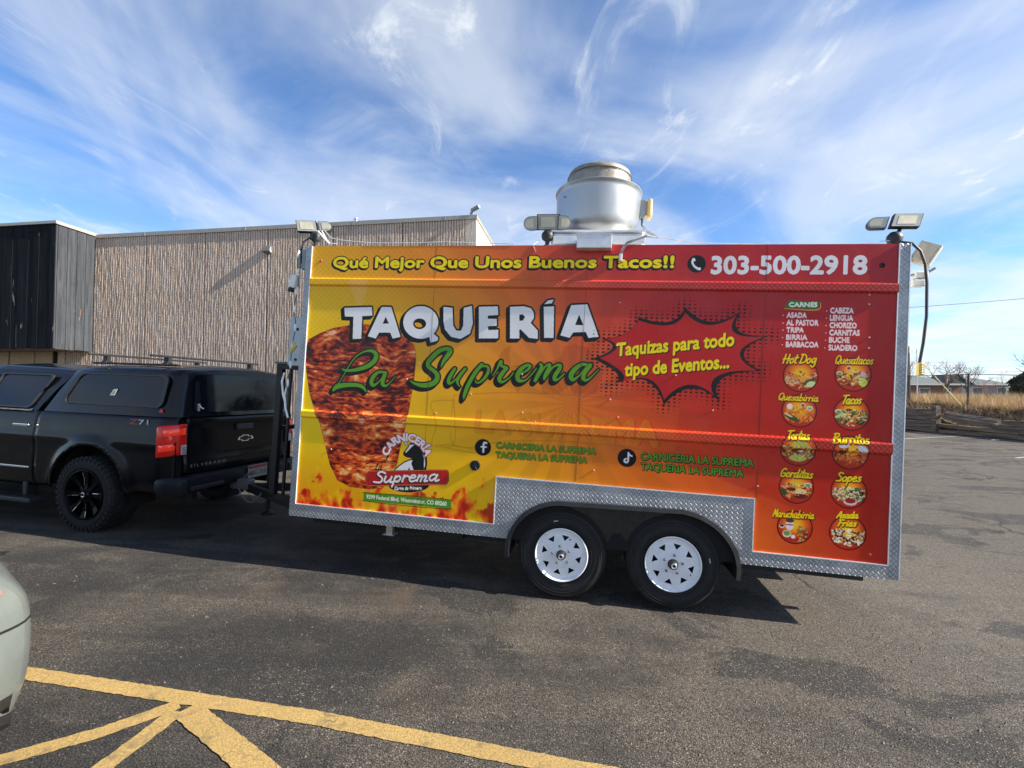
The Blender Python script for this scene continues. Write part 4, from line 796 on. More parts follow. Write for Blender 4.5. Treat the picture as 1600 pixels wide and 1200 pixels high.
# exhaust fan on the roof
FC = (2.58, .48)
fan = empty('exhaust_fan', parent=TR); fan.location = (FC[0], FC[1], 0)
MB().bbox(-.38, .38, -.37, .45, 2.43, 2.60, .006).build('roof_curb', M_galv, fan)
fl_ = MB(); fl_.bbox(-.36, .40, -.40, -.375, 2.50, 2.565, .003); fl_.bbox(-.38, .40, -.40, .46, 2.60, 2.618, .003); fl_.build('mounting_flange', mt('white_galvanised', (.74, .74, .73), .4, .3, .08), fan)
M_spun = simple('spun_aluminium', (0.42, 0.43, 0.43), 0.38, 0.8, 0.05, 3, 0.03, 14, dirt=((0.5, 0.45, 0.36), 0.12))
MB().lathe([(.20, 2.615), (.30, 2.63), (.345, 2.69), (.362, 2.73), (.368, 2.78), (.376, 2.88), (.382, 3.02), (.384, 3.050), (.392, 3.059), (.395, 3.069), (.391, 3.077), (.383, 3.079)], 72).build('fan_bowl', M_spun, fan, smooth=True)
M_stack = simple('grimy_aluminium', (0.30, 0.28, 0.24), 0.55, 0.5, 0.25, 10, 0.08, 40, dirt=((0.05, 0.042, 0.03), 0.9))
MB().lathe([(.383, 3.078), (.30, 3.081), (.284, 3.085), (.284, 3.205), (.290, 3.21), (.290, 3.217), (.284, 3.223), (.286, 3.235), (.276, 3.262), (.25, 3.28), (.19, 3.288), (0, 3.29)], 56).build('fan_stack', M_stack, fan, smooth=True)
MB().lathe([(.287, 3.209), (.294, 3.216), (.287, 3.224)], 56).build('stack_band', mt('dark_gasket', (.05, .045, .04), .5), fan, smooth=True)
MB().bbox(.375, .425, -.045, .045, 2.86, 3.02, .008).build('switch_housing', M_grey, fan)
yb = MB().bbox(.44, .485, -.052, .052, 2.855, 3.03, .02)
for k in range(8): yb.box(.425, .445, -.04, .04, 2.872 + k * .018, 2.880 + k * .018)
yb.build('switch_cover', mt('cream_plastic', (.72, .55, .26), .5, 0, .08), fan)
for q in ((-.22, -.385, 2.70), (-.29, -.26, 2.96)): MB().lathe([(0, -.003), (.006, -.003), (.008, 0)], 8, Matrix.Translation(q) @ AX).build('screw', M_black, fan)
gb = MB().bbox(2.43, 2.708, -.085, .04, 2.412, 2.526, .005).box(2.425, 2.713, -.088, .1, 2.522, 2.529)
gb.build('grease_box', mt('dull_white_metal', (.70, .70, .70), .35, .35, .1), TR)
MB().tube([(FC[0] + .40, FC[1], 2.87), (FC[0] + .405, FC[1], 2.80), (FC[0] + .43, .34, 2.70), (FC[0] + .50, .20, 2.60), (FC[0] + .50, .10, 2.56), (FC[0] + .40, -.02, 2.53), (FC[0] + .25, -.035, 2.47), (FC[0] + .215, -.035, 2.41), (FC[0] + .205, -.004, 2.36)], .0105, 10).build('flexible_conduit', mt('grey_conduit', (.22, .23, .24), .35, .3), TR, smooth=True)
MB().tube([(2.785, -.02, 2.385), (2.785, -.012, 2.33)], .016, 10).build('conduit_fitting', M_galv, TR)
# floodlight clusters along the roof edge
M_lens = mt('lamp_lens', (0.42, 0.42, 0.38), 0.18, 0, 0.08); M_led = mt('led_board', (0.62, 0.58, 0.44), 0.35, 0, 0.1)
def panel_shape(kind, w, h):
    if kind == 'r': return [(-w / 2, -h / 2), (w / 2, -h / 2), (w / 2, h / 2), (-w / 2, h / 2)]
    sgn = 1 if kind == 'dr' else -1
    pts = [(-w / 2, -h / 2)] + [(w / 2 - h / 2 + h / 2 * math.cos(R(-90 + 15 * i)), h / 2 * math.sin(R(-90 + 15 * i))) for i in range(13)] + [(-w / 2, h / 2)]
    return [(x * sgn, z) for x, z in pts]
def inset(pts, k): 
    cx = sum(p[0] for p in pts) / len(pts); cz = sum(p[1] for p in pts) / len(pts); return [(cx + (x - cx) * k, cz + (z - cz) * k) for x, z in pts]
def flood(c, ball, heads):
    f = empty('floodlight', parent=TR); f.location = c
    for kind, x, y, z, w, h, rx, ry, rz, shear in heads:
        M_ = Matrix.Translation((x, y, z)) @ Euler((R(rx), R(ry), R(rz))).to_matrix().to_4x4()
        p = [(a + b * shear, b) for a, b in panel_shape(kind, w, h)]
        MB().prism(p, 0, .035, M=M_).build('lamp_housing', M_black, f)
        MB().prism(inset(p, .93), -.004, .0, M=M_).build('lamp_glass', M_lens, f)
        MB().prism(inset(p, .62), -.006, -.003, M=M_).build('led_board', M_led, f)
    MB().lathe([(0, ball[2] + .052), (.03, ball[2] + .046), (.05, ball[2] + .02), (.054, ball[2]), (.046, ball[2] - .03), (.022, ball[2] - .045), (.016, ball[2] - .075), (.03, ball[2] - .08), (.03, ball[2] - .1)], 20, Matrix.Translation((ball[0], ball[1], 0))).build('lamp_base', M_blackpl, f, smooth=True)
    MB().tube([(ball[0], ball[1], ball[2]), (heads[0][1], heads[0][2] + .03, heads[0][3])], .013, 6).build('lamp_arm', M_black, f)
    return f
flood((0.0, .08, 2.45), (.0, .02, .11), [('r', -.09, 0, .21, .195, .115, -12, 0, 6, -.35), ('dr', .085, .02, .215, .13, .105, -12, 0, 0, -.35)])
flood((2.17, .08, 2.45), (.0, .02, .12), [('r', 0, 0, .235, .195, .13, 14, 0, 0, 0), ('dl', -.15, -.01, .22, .125, .115, 14, 0, -10, 0), ('dr', .14, -.01, .225, .11, .115, 14, 0, 8, 0)])
flood((4.84, .08, 2.45), (-.01, .02, .10), [('r', .06, 0, .235, .20, .115, -14, 0, 0, .38), ('dl', -.135, .01, .22, .135, .095, -12, 0, -8, .3)])
# lamp and radar sensor on the tail corner, lamp and camera on the nose corner
q = empty('corner_floodlight', parent=TR); q.location = (4.93, .18, 2.5)
MB().bbox(-.05, .065, .0, .06, -.13, .04, .01).build('lamp_bracket', M_grey, q)
Mr = Matrix.Translation((.16, 0, -.04)) @ Euler((0, R(28), R(-35))).to_matrix().to_4x4()
MB().bbox(-.07, .07, -.02, .05, -.085, .085, .008, Mr).build('lamp_housing', mt('pale_cream_housing', (.66, .64, .54), .4), q)
MB().bbox(-.055, .055, -.032, -.018, -.07, .07, .004, Mr).build('lamp_glass', mt('amber_reflector', (.62, .52, .38), .2, .2), q)
q = empty('wireless_camera', parent=TR); q.location = (5.0, .1, 2.25)
MB().bbox(-.03, .055, -.03, .03, -.01, .045, .01).build('camera_head', M_whitepl, q); MB().bbox(-.045, .035, -.03, .03, -.07, -.018, .008).build('camera_battery', M_whitepl, q)
MB().tube([(-.13, 0, -.015), (-.02, 0, .03)], .009, 6).build('camera_arm', M_grey, q); MB().tube([(.07, 0, .04), (.072, 0, .12)], .002, 5).tube([(.06, 0, .04), (.11, 0, .075)], .010, 6).build('antenna', M_grey, q)
q = empty('corner_floodlight', parent=TR); q.location = (-.11, .12, 2.36)
MB().bbox(-.075, -.045, 0, .05, -.08, .08, .01).build('lamp_glass', mt('green_grey_glass', (.25, .3, .28), .2), q); MB().bbox(-.04, .02, 0, .09, -.095, .095, .012).build('lamp_housing', M_grey, q)
MB().bbox(.02, .09, .02, .06, -.09, -.04, .006).build('lamp_bracket', M_black, q)
q = empty('wireless_camera', parent=TR); q.location = (-.165, .06, 2.13)
Mr = Euler((0, R(12), 0)).to_matrix().to_4x4(); MB().bbox(-.035, .035, -.03, .03, -.06, .06, .014, Mr).build('camera_head', M_whitepl, q); MB().bbox(-.02, .03, -.035, .0, -.1, -.062, .008, Mr).build('camera_lens', M_black, q)
MB().tube([(.03, 0, .04), (.15, 0, .03)], .006, 6).build('camera_arm', M_alu, q)
# light string hanging down the nose corner
pts = [(-.105 - .012 * math.sin(k * 1.3), .02, 2.42 - k * .085) for k in range(17)]
pts = [(x - .06 * max(0, (k - 11)) / 5 * (1 if k < 15 else .4), y, z) for k, (x, y, z) in enumerate(pts)]
MB().tube(pts, .0045, 6).build('light_string', mt('brown_flex', (.12, .09, .07), .5), TR)
for k in (0, 2, 4, 6, 8, 10, 12, 14):
    a, b_ = Vector(pts[k]), Vector(pts[k + 1]); MB().tube([a.lerp(b_, .1), a.lerp(b_, .3), a.lerp(b_, .7), a.lerp(b_, .9)], [.005, .010, .010, .005], 8).build('light_tube', mt('frosted_white', (.85, .84, .8), .4), TR, smooth=True)
MB().tube([pts[10], (pts[10][0] + .03, .02, 1.53), (pts[10][0] - .02, .02, 1.47), pts[11]], [.012, .02, .02, .012], 8).build('yellow_connector', M_yel, TR)
for dz, x_ in ((0, -.20), (-.13, -.165)): MB().tube([(x_ + .02, .03, 1.28 + dz), (x_, .03, 1.20 + dz), (x_ + .02, .03, 1.08 + dz), (x_ + .05, .03, 1.0 + dz)], .009, 6).build('light_tube', mt('frosted_white', (1, 1, 1)), TR)
# slack wires on the roof edge
MB().tube([(.10, .06, 2.62), (.20, .02, 2.53), (.30, .01, 2.505), (.6, .0, 2.475), (.9, 0, 2.475), (1.3, 0, 2.485), (1.9, 0, 2.47)], .004, 5).build('roof_wire', mt('pale_wire', (.5, .5, .48), .5), TR)
MB().tube([(.05, .05, 2.6), (.13, .02, 2.53), (.2, .01, 2.47)], .009, 6).tube([(.09, .05, 2.6), (.19, .01, 2.475), (.27, .01, 2.47)], .006, 6).build('white_cable', M_whitepl, TR)
MB().tube([(3.0, .1, 2.57), (3.4, .06, 2.50), (4.0, .06, 2.485), (4.5, .06, 2.49), (4.8, .08, 2.53)], .0035, 5).build('roof_wire', mt('pale_wire', (1, 1, 1)), TR)
MB().tube([(2.1, .06, 2.52), (2.06, .0, 2.46), (2.09, -.006, 2.40)], .004, 5).build('loose_wire', M_alu, TR)
MB().tube([(-.03, .07, 2.55), (-.08, .04, 2.5), (-.10, .04, 2.42), (-.10, .05, 2.3)], .008, 6).build('lamp_cable', M_black, TR)
# service panel, propane rack and tongue at the nose
MB().bbox(-.36, -.03, .32, .40, 1.36, 1.84, .008).box(-.33, -.06, .312, .32, 1.40, 1.80).build('breaker_cabinet', mt('blue_grey_enamel', (.42, .47, .50), .4, .2, .08), TR)
for z in (1.42, 1.72): MB().lathe([(0, -.01), (.012, -.008), (.015, 0)], 10, Matrix.Translation((-.27, .311, z)) @ AX).build('cabinet_latch', M_black, TR)
rk = MB()
for x, y in ((-.55, .5), (-.08, .5), (-.55, 1.6), (-.08, 1.6)): rk.box(x - .03, x + .03, y - .03, y + .03, .02, 1.34)
rk.box(-.58, -.05, .47, .53, 1.33, 1.38).box(-.58, -.05, 1.57, 1.63, 1.33, 1.38).box(-.58, -.52, .5, 1.6, 1.33, 1.38).box(-.58, -.52, .5, 1.6, .7, .74).box(-.58, -.05, .47, .53, .0, .05)
for x in (-.44, -.34, -.22): rk.box(x - .012, x + .012, .49, .515, .05, 1.33)
rk.build('propane_rack', M_black, TR)
MB().bbox(-.60, -.04, .46, 1.64, 1.38, 1.40, .004).build('rack_cover', mt('dark_green_grey', (.10, .12, .11), .5), TR)
for y in (.8, 1.25): MB().lathe([(0, .08), (.15, .08), (.16, .12), (.16, .62), (.12, .74), (.05, .78), (.05, .86), (0, .86)], 24, Matrix.Translation((-.3, y, 0))).build('propane_tank', mt('propane_tank_paint', (.12, .12, .12), .5, 0, .1), TR, smooth=True)
tg = MB()
cpl = (-1.32, 1.12, -.02)
for y in (.35, 1.88):
    a = Vector((0.1, y, -.03)); b_ = Vector(cpl); d = (b_ - a).normalized(); nn = Vector((-d.y, d.x, 0)) * .03
    tg.add([a + nn, a - nn, b_ - nn, b_ + nn, a + nn + Vector((0, 0, -.09)), a - nn + Vector((0, 0, -.09)), b_ - nn + Vector((0, 0, -.09)), b_ + nn + Vector((0, 0, -.09))], [(0, 1, 2, 3), (7, 6, 5, 4), (0, 4, 5, 1), (1, 5, 6, 2), (2, 6, 7, 3), (3, 7, 4, 0)])
tg.build('tongue', M_black, TR)
MB().bbox(-1.52, -1.28, 1.06, 1.18, -.09, .03, .015).tube([(-1.40, 1.12, .03), (-1.34, 1.12, .09), (-1.27, 1.12, .09)], .012, 6).build('coupler', mt('dull_coupler', (.16, .16, .16), .5, .5), TR)
MB().tube([(-1.05, 1.12, -.30), (-1.05, 1.12, .32)], .028, 10).tube([(-1.05, 1.12, .33), (-.93, 1.12, .33), (-.93, 1.12, .40)], .010, 6).lathe([(0, -.36), (.07, -.36), (.07, -.34), (.02, -.32)], 14, Matrix.Translation((-1.05, 1.12, 0))).build('tongue_jack', M_black, TR)
def chain(p0, p1, sag, n):
    c = MB()
    for k in range(n):
        u = (k + .5) / n; p = Vector(p0).lerp(Vector(p1), u); p.z -= sag * 4 * u * (1 - u); u2 = u + .02; p2 = Vector(p0).lerp(Vector(p1), u2); p2.z -= sag * 4 * u2 * (1 - u2)
        d = (p2 - p).normalized(); o_ = d.cross(Vector((0, 1, 0)) if k % 2 else Vector((0.3, 1, 1))).normalized()
        lp_ = [p + d * (.016 * math.cos(t)) + o_ * (.008 * math.sin(t)) for t in [i * math.pi / 4 for i in range(9)]]; c.tube(lp_, .003, 4, False)
    return c
chain((-1.35, 1.0, -.06), (-.95, .86, -.05), .13, 17).build('safety_chain', mt('dull_chain', (.3, .3, .3), .45, .5), TR); chain((-1.35, 1.1, -.06), (-.90, 1.05, -.04), .16, 18).build('safety_chain', mt('dull_chain', (.3, .3, .3), .45, .5), TR)
# hanging black supply cord with its yellow plug
CD = MB().tube([(4.86, .06, 2.51), (4.92, .05, 2.50), (4.98, .05, 2.44), (5.015, .05, 2.34), (5.03, .05, 2.2), (5.035, .05, 1.95), (5.02, .05, 1.75), (5.0, .05, 1.60)], .0105, 8).build('cord', M_black, None, smooth=True)
ce = empty('hanging_cord', TM); tag(ce, 'black supply cord with a ribbed yellow plug hanging off the trailer tail corner', 'cord'); CD.parent = ce
pb = MB()
for k in range(7): pb.lathe([(.012, 1.60 - k * .0125), (.022, 1.598 - k * .0125), (.024, 1.594 - k * .0125), (.018, 1.590 - k * .0125)], 12, Matrix.Translation((5.005, .05, 0)))
pb.bbox(4.985, 5.025, .03, .07, 1.505, 1.60, .006); pb.build('plug', M_yel, ce)
# ---------------------------------------------------------------- pickup truck (local x to the tail, y away from the viewer, z up)
PM = frame_mat(R(13), R(1.9), 0, (-4.5997, 5.153, zg(-4.6) - 0.004))
PT = empty('pickup_truck', PM)
tag(PT, 'black pickup truck with a fibreglass bed cap and roof bars, hitched to the trailer', 'pickup truck')
def car_paint(name, col, flake=0.0, rough=.12, coat=.0, spec=.22, dusty=.02):
    m = NB(name); n = m.noise(3, 5, .6); c = m.mix(m.rng(n, .3, .7), tuple(q * .85 for q in col), tuple(q * 1.15 for q in col))
    dust = m.rng(m.noise(1.6, 7, .7), .45, .8, 0, dusty); c = m.mix(dust, c, (.22, .19, .15))
    m.set(Base_Color=c, Roughness=m.rng(m.noise(5, 4), .3, .7, rough, rough + .1), Metallic=flake, Coat_Weight=coat, Coat_Roughness=.05, Specular_IOR_Level=spec); m.bump(m.noise(2.2, 2, .4), .12, .02); return m.m
M_truck = car_paint('black_car_paint', (.004, .005, .007)); M_cap = car_paint('black_gelcoat', (.005, .006, .010), 0, .10, .0, .25)
M_glass = mt('tinted_glass', (.004, .006, .011), .05, 0, .1, spec=.28)
TW = 1.9
def yoff(x, z):                                               # how far the flank leans inward from its widest line
    o = 0.0
    o += .045 * max(0, (.62 - z) / .25) ** 2 + .035 * max(0, (z - 1.0) / .28) ** 2
    o -= .012 * math.exp(-((z - .98) / .05) ** 2)
    for cx in (0.0, -3.45):
        r = math.hypot(x - cx, z - .41)
        if r > .45 and z > .3: o -= .035 * math.exp(-((r - .53) / .06) ** 2)
    if x > .9: o += .10 * ((x - .9) / .18) ** 2 * .7
    if x < -4.0: o += .22 * ((-4.0 - x) / .5) ** 2
    return o
def flank(name, x0, x1, z0f, z1f, side, mat, holes=((0.0, .41, .515), (-3.45, .41, .50)), step=.035):
    nx_ = max(2, int((x1 - x0) / step)); V = []; idx = {}; F = []; nz_ = 26
    def pt(i, j):
        x = x0 + (x1 - x0) * i / nx_; z0, z1 = z0f(x), z1f(x); z = z0 + (z1 - z0) * j / nz_; return x, z
    def inside(x, z):
        for cx, cz, r in holes:
            if math.hypot(x - cx, z - cz) < r: return (cx, cz, r)
        return None
    def vid(i, j):
        if (i, j) in idx: return idx[(i, j)]
        x, z = pt(i, j); h = inside(x, z)
        if h:
            d = math.hypot(x - h[0], z - h[1]) or 1; x = h[0] + (x - h[0]) * h[2] / d; z = h[1] + (z - h[1]) * h[2] / d
        y = yoff(x, z); y = y if side < 0 else TW - y
        V.append((x, y, z)); idx[(i, j)] = len(V) - 1; return idx[(i, j)]
    for i in range(nx_):
        for j in range(nz_):
            c = [pt(i, j), pt(i + 1, j), pt(i + 1, j + 1), pt(i, j + 1)]
            if sum(1 for q in c if inside(*q)) >= 3: continue
            f = (vid(i, j), vid(i + 1, j), vid(i + 1, j + 1), vid(i, j + 1)); F.append(f if side < 0 else f[::-1])
    o = mesh_obj(name, V, F, mat, PT, smooth=True)
    md = o.modifiers.new('thick', 'SOLIDIFY'); md.thickness = .018; md.offset = -1; return o
belt_z = lambda x: 1.262 + .012 * (x + .7) / 1.8
for sd in (-1, 1):
    flank('bed_side', -.792, 1.075, lambda x: .44 if x < .6 else .47, belt_z, sd, M_truck)
    flank('rear_door', -1.72, -.802, lambda x: .43, belt_z, sd, M_truck)
    flank('front_door', -2.72, -1.73, lambda x: .43, belt_z, sd, M_truck)
    flank('front_fender', -4.42, -2.73, lambda x: .46 if x > -3.9 else .5, lambda x: 1.22 if x > -2.95 else 1.22 - .05 * (-2.95 - x), sd, M_truck)
# inner core so that nothing shows through
MB().box(-3.0, 1.0, .07, 1.83, .50, 1.20).build('inner_body', M_dark, PT) if False else None
cr_ = MB(); cr_.box(-2.95, -.55, .06, 1.84, .46, 1.24).box(.56, 1.03, .06, 1.84, .50, 1.24).box(-.56, .56, .32, 1.58, .46, 1.24).box(-.56, .56, .06, 1.84, .97, 1.24)
cr_.box(-4.35, -4.0, .2, 1.7, .5, 1.0).box(-4.0, -2.9, .36, 1.54, .5, 1.1).build('inner_body', M_dark, PT)
hd = MB().prism([(-4.45, .55), (-4.45, .92), (-4.38, 1.10), (-4.1, 1.17), (-2.8, 1.30), (-2.8, 1.1), (-4.3, .9)], .10, 1.80).build('hood', M_truck, PT)
MB().bbox(-4.60, -4.40, .02, 1.88, .42, .68, .04).build('front_bumper', M_chrome, PT); MB().bbox(-4.48, -4.40, .45, 1.45, .70, 1.05, .02).build('grille', M_black, PT)
for y in (.08, 1.50): MB().bbox(-4.47, -4.36, y, y + .32, .82, 1.04, .02).build('headlight', mt('headlamp_lens', (.7, .72, .75), .1), PT)
# loft for cab and cap
def ring(x, yb, yt, zb, zs, zt, crown, r=.09, n=5, lean=0.0, xt=None):
    pts = [(x, yb, zb)]
    xt = x if xt is None else xt
    def X(z): return x + (xt - x) * (z - zb) / (zt - zb)
    ys = yb + (yt - yb) * (zs - zb) / (zt - zb); pts.append((X(zs), ys, zs))
    for k in range(n + 1):
        a = R(180 - 90 * k / n); cy, cz = yt + r, zt - r; y = cy + r * math.cos(a); z = cz + r * math.sin(a); pts.append((X(min(z, zt)), y, z))
    c = .95
    for k in range(1, 7):
        y = yt + r + (c - yt - r) * k / 6; pts.append((xt, y, zt + crown * (1 - (1 - k / 6) ** 2)))
    full = pts + [(p[0], 2 * c - p[1], p[2]) for p in pts[:-1][::-1]]
    return full
def loft(name, rings, mat, caps=True):
    V = [p for r_ in rings for p in r_]; n = len(rings[0]); F = []
    for i in range(len(rings) - 1):
        for k in range(n - 1): F.append((i * n + k, i * n + k + 1, (i + 1) * n + k + 1, (i + 1) * n + k))
    if caps: F.append(tuple(range(n))[::-1]); F.append(tuple((len(rings) - 1) * n + k for k in range(n)))
    return mesh_obj(name, V, F, mat, PT, smooth=True)
zt = 1.782
rs = []
for x, xt, yb, yt, z_, cw in ((-.775, -.47, .055, .16, 1.765, .035), (-.60, -.36, .045, .135, 1.785, .045), (-.2, -.1, .035, .115, 1.80, .055), (.45, .45, .032, .110, 1.80, .060), (.85, .85, .036, .112, 1.797, .058), (1.00, .985, .058, .135, 1.79, .052), (1.06, 1.035, .098, .18, 1.783, .045), (1.088, 1.055, .15, .24, 1.775, .04)):
    rs.append(ring(x, yb, yt, belt_z(x) + .004, 1.5, z_, cw, xt=xt))
loft('bed_cap', rs, M_cap)
def rrect(x0, z0, x1, z1, r, sl=0.0, sr=0.0, n=5):            # rounded window outline, slanted ends
    pts = []
    for cx, cz, a0 in ((x1 - r, z0 + r, -90), (x1 - r, z1 - r, 0), (x0 + r, z1 - r, 90), (x0 + r, z0 + r, 180)):
        for k in range(n + 1):
            a = R(a0 + 90 * k / n); x = cx + r * math.cos(a); z = cz + r * math.sin(a); u = (z - z0) / (z1 - z0); pts.append((x + (sl if cx < (x0 + x1) / 2 else sr) * u, z))
    return pts
def cap_y(z): return .034 + (.112 - .034) * (z - 1.27) / .53
def side_window(name, pts, yf, fr=.016, framemat=None, sds=(-1, 1)):
    for sd in sds:
        f = lambda a, b, e: (a, (yf(b) - e) if sd < 0 else 1.9 - yf(b) + e, b)
        V, F = fill([pts, inset(pts, .93 if framemat is None else .945)], lambda a, b: f(a, b, fr)); 
        fo = mesh_obj(name + '_frame' if False else 'window', V, F if sd < 0 else [q[::-1] for q in F], M_blackpl, PT)
        md = fo.modifiers.new('t', 'SOLIDIFY'); md.thickness = .014; md.offset = 0
        V, F = fill([inset(pts, .95)], lambda a, b: f(a, b, fr - .006)); mesh_obj('window_glass', V, F, M_glass, fo)
side_window('cap', rrect(-.515, 1.368, .905, 1.712, .075, .20, .03), cap_y)
MB().prism([(.17, 1.475), (.22, 1.545), (.275, 1.548), (.235, 1.478)], cap_y(1.5) - .018, cap_y(1.5) - .0155).build('window_sticker', mt('white_sticker', (.75, .73, .66), .6), PT)
MB().prism([(.205, 1.49), (.225, 1.528), (.255, 1.53), (.235, 1.493)], cap_y(1.5) - .0195, cap_y(1.5) - .0182).build('sticker_print', mt('tan_print', (.45, .38, .28), .6), PT)
MB().prism([(.855, 1.322), (.915, 1.322), (.905, 1.352), (.885, 1.362)], cap_y(1.32) - .004, cap_y(1.32) - .001).build('maker_badge', mt('red_badge', (.6, .04, .05), .3), PT)
# rear door of the cap
gw = rrect(.225, 1.325, 1.675, 1.745, .07, .03, -.03)
gx_ = lambda z: 1.097 - .033 * (z - 1.27) / .5
V, F = fill([rrect(.175, 1.285, 1.725, 1.775, .08, .03, -.03), inset(gw, .985)], lambda a, b: (gx_(b) + .010 - .10 * ((a - .95) / .78) ** 6, a, b)); o = mesh_obj('cap_rear_door', V, F, M_cap, PT); md = o.modifiers.new('t', 'SOLIDIFY'); md.thickness = .018; md.offset = 0
V, F = fill([gw], lambda a, b: (gx_(b) + .012, a, b)); mesh_obj('cap_rear_glass', V, F, M_glass, o)
MB().box(1.10, 1.115, .27, .29, 1.34, 1.42).tube([(1.112, .28, 1.41), (1.12, .30, 1.375), (1.12, .33, 1.365)], .008, 6).build('latch_handle', M_alu, PT)
# cap roof rack
for x in (-.23, .64):
    MB().bbox(x - .018, x + .018, .10, 1.64, 1.915, 1.938, .006).build('roof_bar', mt('black_anodised', (.03, .03, .032), .3, .3), PT)
    for y in (.30, 1.50): MB().prism([(y - .05, 1.835), (y + .05, 1.835), (y + .02, 1.87), (y + .018, 1.915), (y - .018, 1.915), (y - .02, 1.87)], x - .03, x + .03, 'x').build('bar_foot', M_black, PT)
for y in (.30, 1.50): MB().bbox(-.42, .80, y - .02, y + .02, 1.822, 1.845, .006).build('rack_track', M_black, PT)
# cab
rs = [ring(-.84, .03, .22, 1.262, 1.5, 1.755, .04, xt=-.58), ring(-1.1, .03, .24, 1.258, 1.5, 1.765, .045, xt=-.95), ring(-1.8, .03, .235, 1.25, 1.5, 1.785, .045, xt=-1.75), ring(-2.5, .04, .25, 1.245, 1.5, 1.76, .04, xt=-2.15), ring(-2.95, .07, .32, 1.24, 1.45, 1.68, .03, xt=-2.35)]
loft('cab', rs, M_truck)
cab_y = lambda z: .03 + (.24 - .03) * (z - 1.26) / .5
side_window('cab', rrect(-1.68, 1.29, -.95, 1.68, .05, .02, .13), cab_y)
side_window('cab', rrect(-2.62, 1.29, -1.74, 1.675, .05, .30, .0), cab_y)
MB().box(-2.6, -.90, .012, .024, 1.262, 1.276).tube([(-.935, .018, 1.272), (-.90, .03, 1.283)], .005, 5).build('beltline_chrome', M_chrome, PT)
MB().bbox(-1.12, -.90, -.022, -.004, 1.085, 1.115, .008).bbox(-1.14, -.88, -.006, .01, 1.09, 1.11, .004).build('door_handle', M_chrome, PT)
MB().bbox(-2.0, -1.78, -.022, -.004, 1.085, 1.115, .008).build('door_handle', M_chrome, PT)
MB().bbox(-1.70, -.86, -.010, .008, .620, .640, .004).build('door_trim_strip', M_chrome, PT); MB().bbox(-2.68, -1.76, -.010, .008, .615, .635, .004).build('door_trim_strip', M_chrome, PT)
MB().bbox(-2.72, -2.5, -.16, -.0, 1.26, 1.42, .03).build('side_mirror', M_truck, PT)
# side steps
st = MB().bbox(-3.0, -.66, -.11, .05, .265, .315, .012)
for x in (-2.6, -1.6, -.92): st.bbox(x - .03, x + .03, .0, .12, .3, .46, .01)
st.build('side_step', M_blackpl, PT)
for i in range(7): MB().box(-2.9 + i * .32, -2.66 + i * .32, -.09, .02, .315, .319).build('step_tread', M_black, PT)
MB().bbox(-3.0, -.66, 1.85, 2.0, .265, .315, .012).build('side_step', M_blackpl, PT)
# tail: tailgate, lamps, bumper
V = []; F = []
zz = [.655, .69, .74, .80, .84, .90, 1.02, 1.10, 1.16, 1.20, 1.235, 1.262, 1.268]; xx = [1.078, 1.090, 1.092, 1.088, 1.080, 1.078, 1.080, 1.083, 1.086, 1.100, 1.106, 1.098, 1.075]
ny = 24
for i in range(ny + 1):
    y = .165 + 1.57 * i / ny
    for z, x in zip(zz, xx): V.append((x - .012 * abs((y - .95) / .78) ** 3, y, z))
m_ = len(zz)
for i in range(ny):
    for k in range(m_ - 1): F.append((i * m_ + k, (i + 1) * m_ + k, (i + 1) * m_ + k + 1, i * m_ + k + 1))
o = mesh_obj('tailgate', V, F, M_truck, PT, smooth=True); md = o.modifiers.new('t', 'SOLIDIFY'); md.thickness = .03; md.offset = -1
MB().bbox(1.084, 1.112, .82, 1.08, 1.10, 1.17, .008).build('tailgate_handle', M_blackpl, o)
def on_rear(pts, d0, d1): return MB().prism(pts, d0, d1, 'x')
bt = [(.865, .970), (.925, .970), (.925, .952), (1.035, .952), (1.035, .970), (1.115, .970), (1.095, 1.008), (1.035, 1.008), (1.035, 1.026), (.925, 1.026), (.925, 1.008), (.885, 1.008)]
V, F = fill([bt, inset(bt, .80)], lambda a, b: (1.090, a, b)); e_ = mesh_obj('bowtie_emblem', V, F, M_chrome, PT); md = e_.modifiers.new('t', 'SOLIDIFY'); md.thickness = .01
on_rear(inset(bt, .82), 1.080, 1.089).build('emblem_centre', M_black, PT)
def flat_text(name, txt, mat, parent, P0, du, dv, w, h, gap=1.0):   # raised lettering in a plane
    V, T = text_tris(txt); w0, w1 = V[:, 0].min(), V[:, 0].max()
    P = [Vector(P0) + Vector(du) * ((a - w0) / (w1 - w0) * w) + Vector(dv) * (b / .729 * h) for a, b in V]
    return mesh_obj(name, P, [tuple(int(i) for i in t) for t in T], mat, parent)
flat_text('nameplate', 'S I L V E R A D O', mt('satin_nickel', (.35, .35, .36), .3, .6), PT, (1.094, .225, .735), (0, 1, 0), (0, 0, 1), .47, .032)
zy = yoff(.35, 1.2) - .004
flat_text('trim_badge', 'Z', mt('badge_red', (.5, .05, .05), .35), PT, (.50, zy, 1.185), (1, 0, 0), (.25, 0, 1), .11, .055); flat_text('trim_badge', '71', mt('badge_silver', (.55, .57, .62), .3, .3), PT, (.625, zy, 1.185), (1, 0, 0), (0, 0, 1), .13, .055)
M_red = mt('red_lamp_lens', (.72, .014, .008), .12, 0, .12)
m = NB('lit_red_lens'); m.set(Base_Color=(.75, .02, .01), Roughness=.12, Emission_Color=(1, .05, .02), Emission_Strength=0.12, Coat_Weight=.6); M_redl = m.m
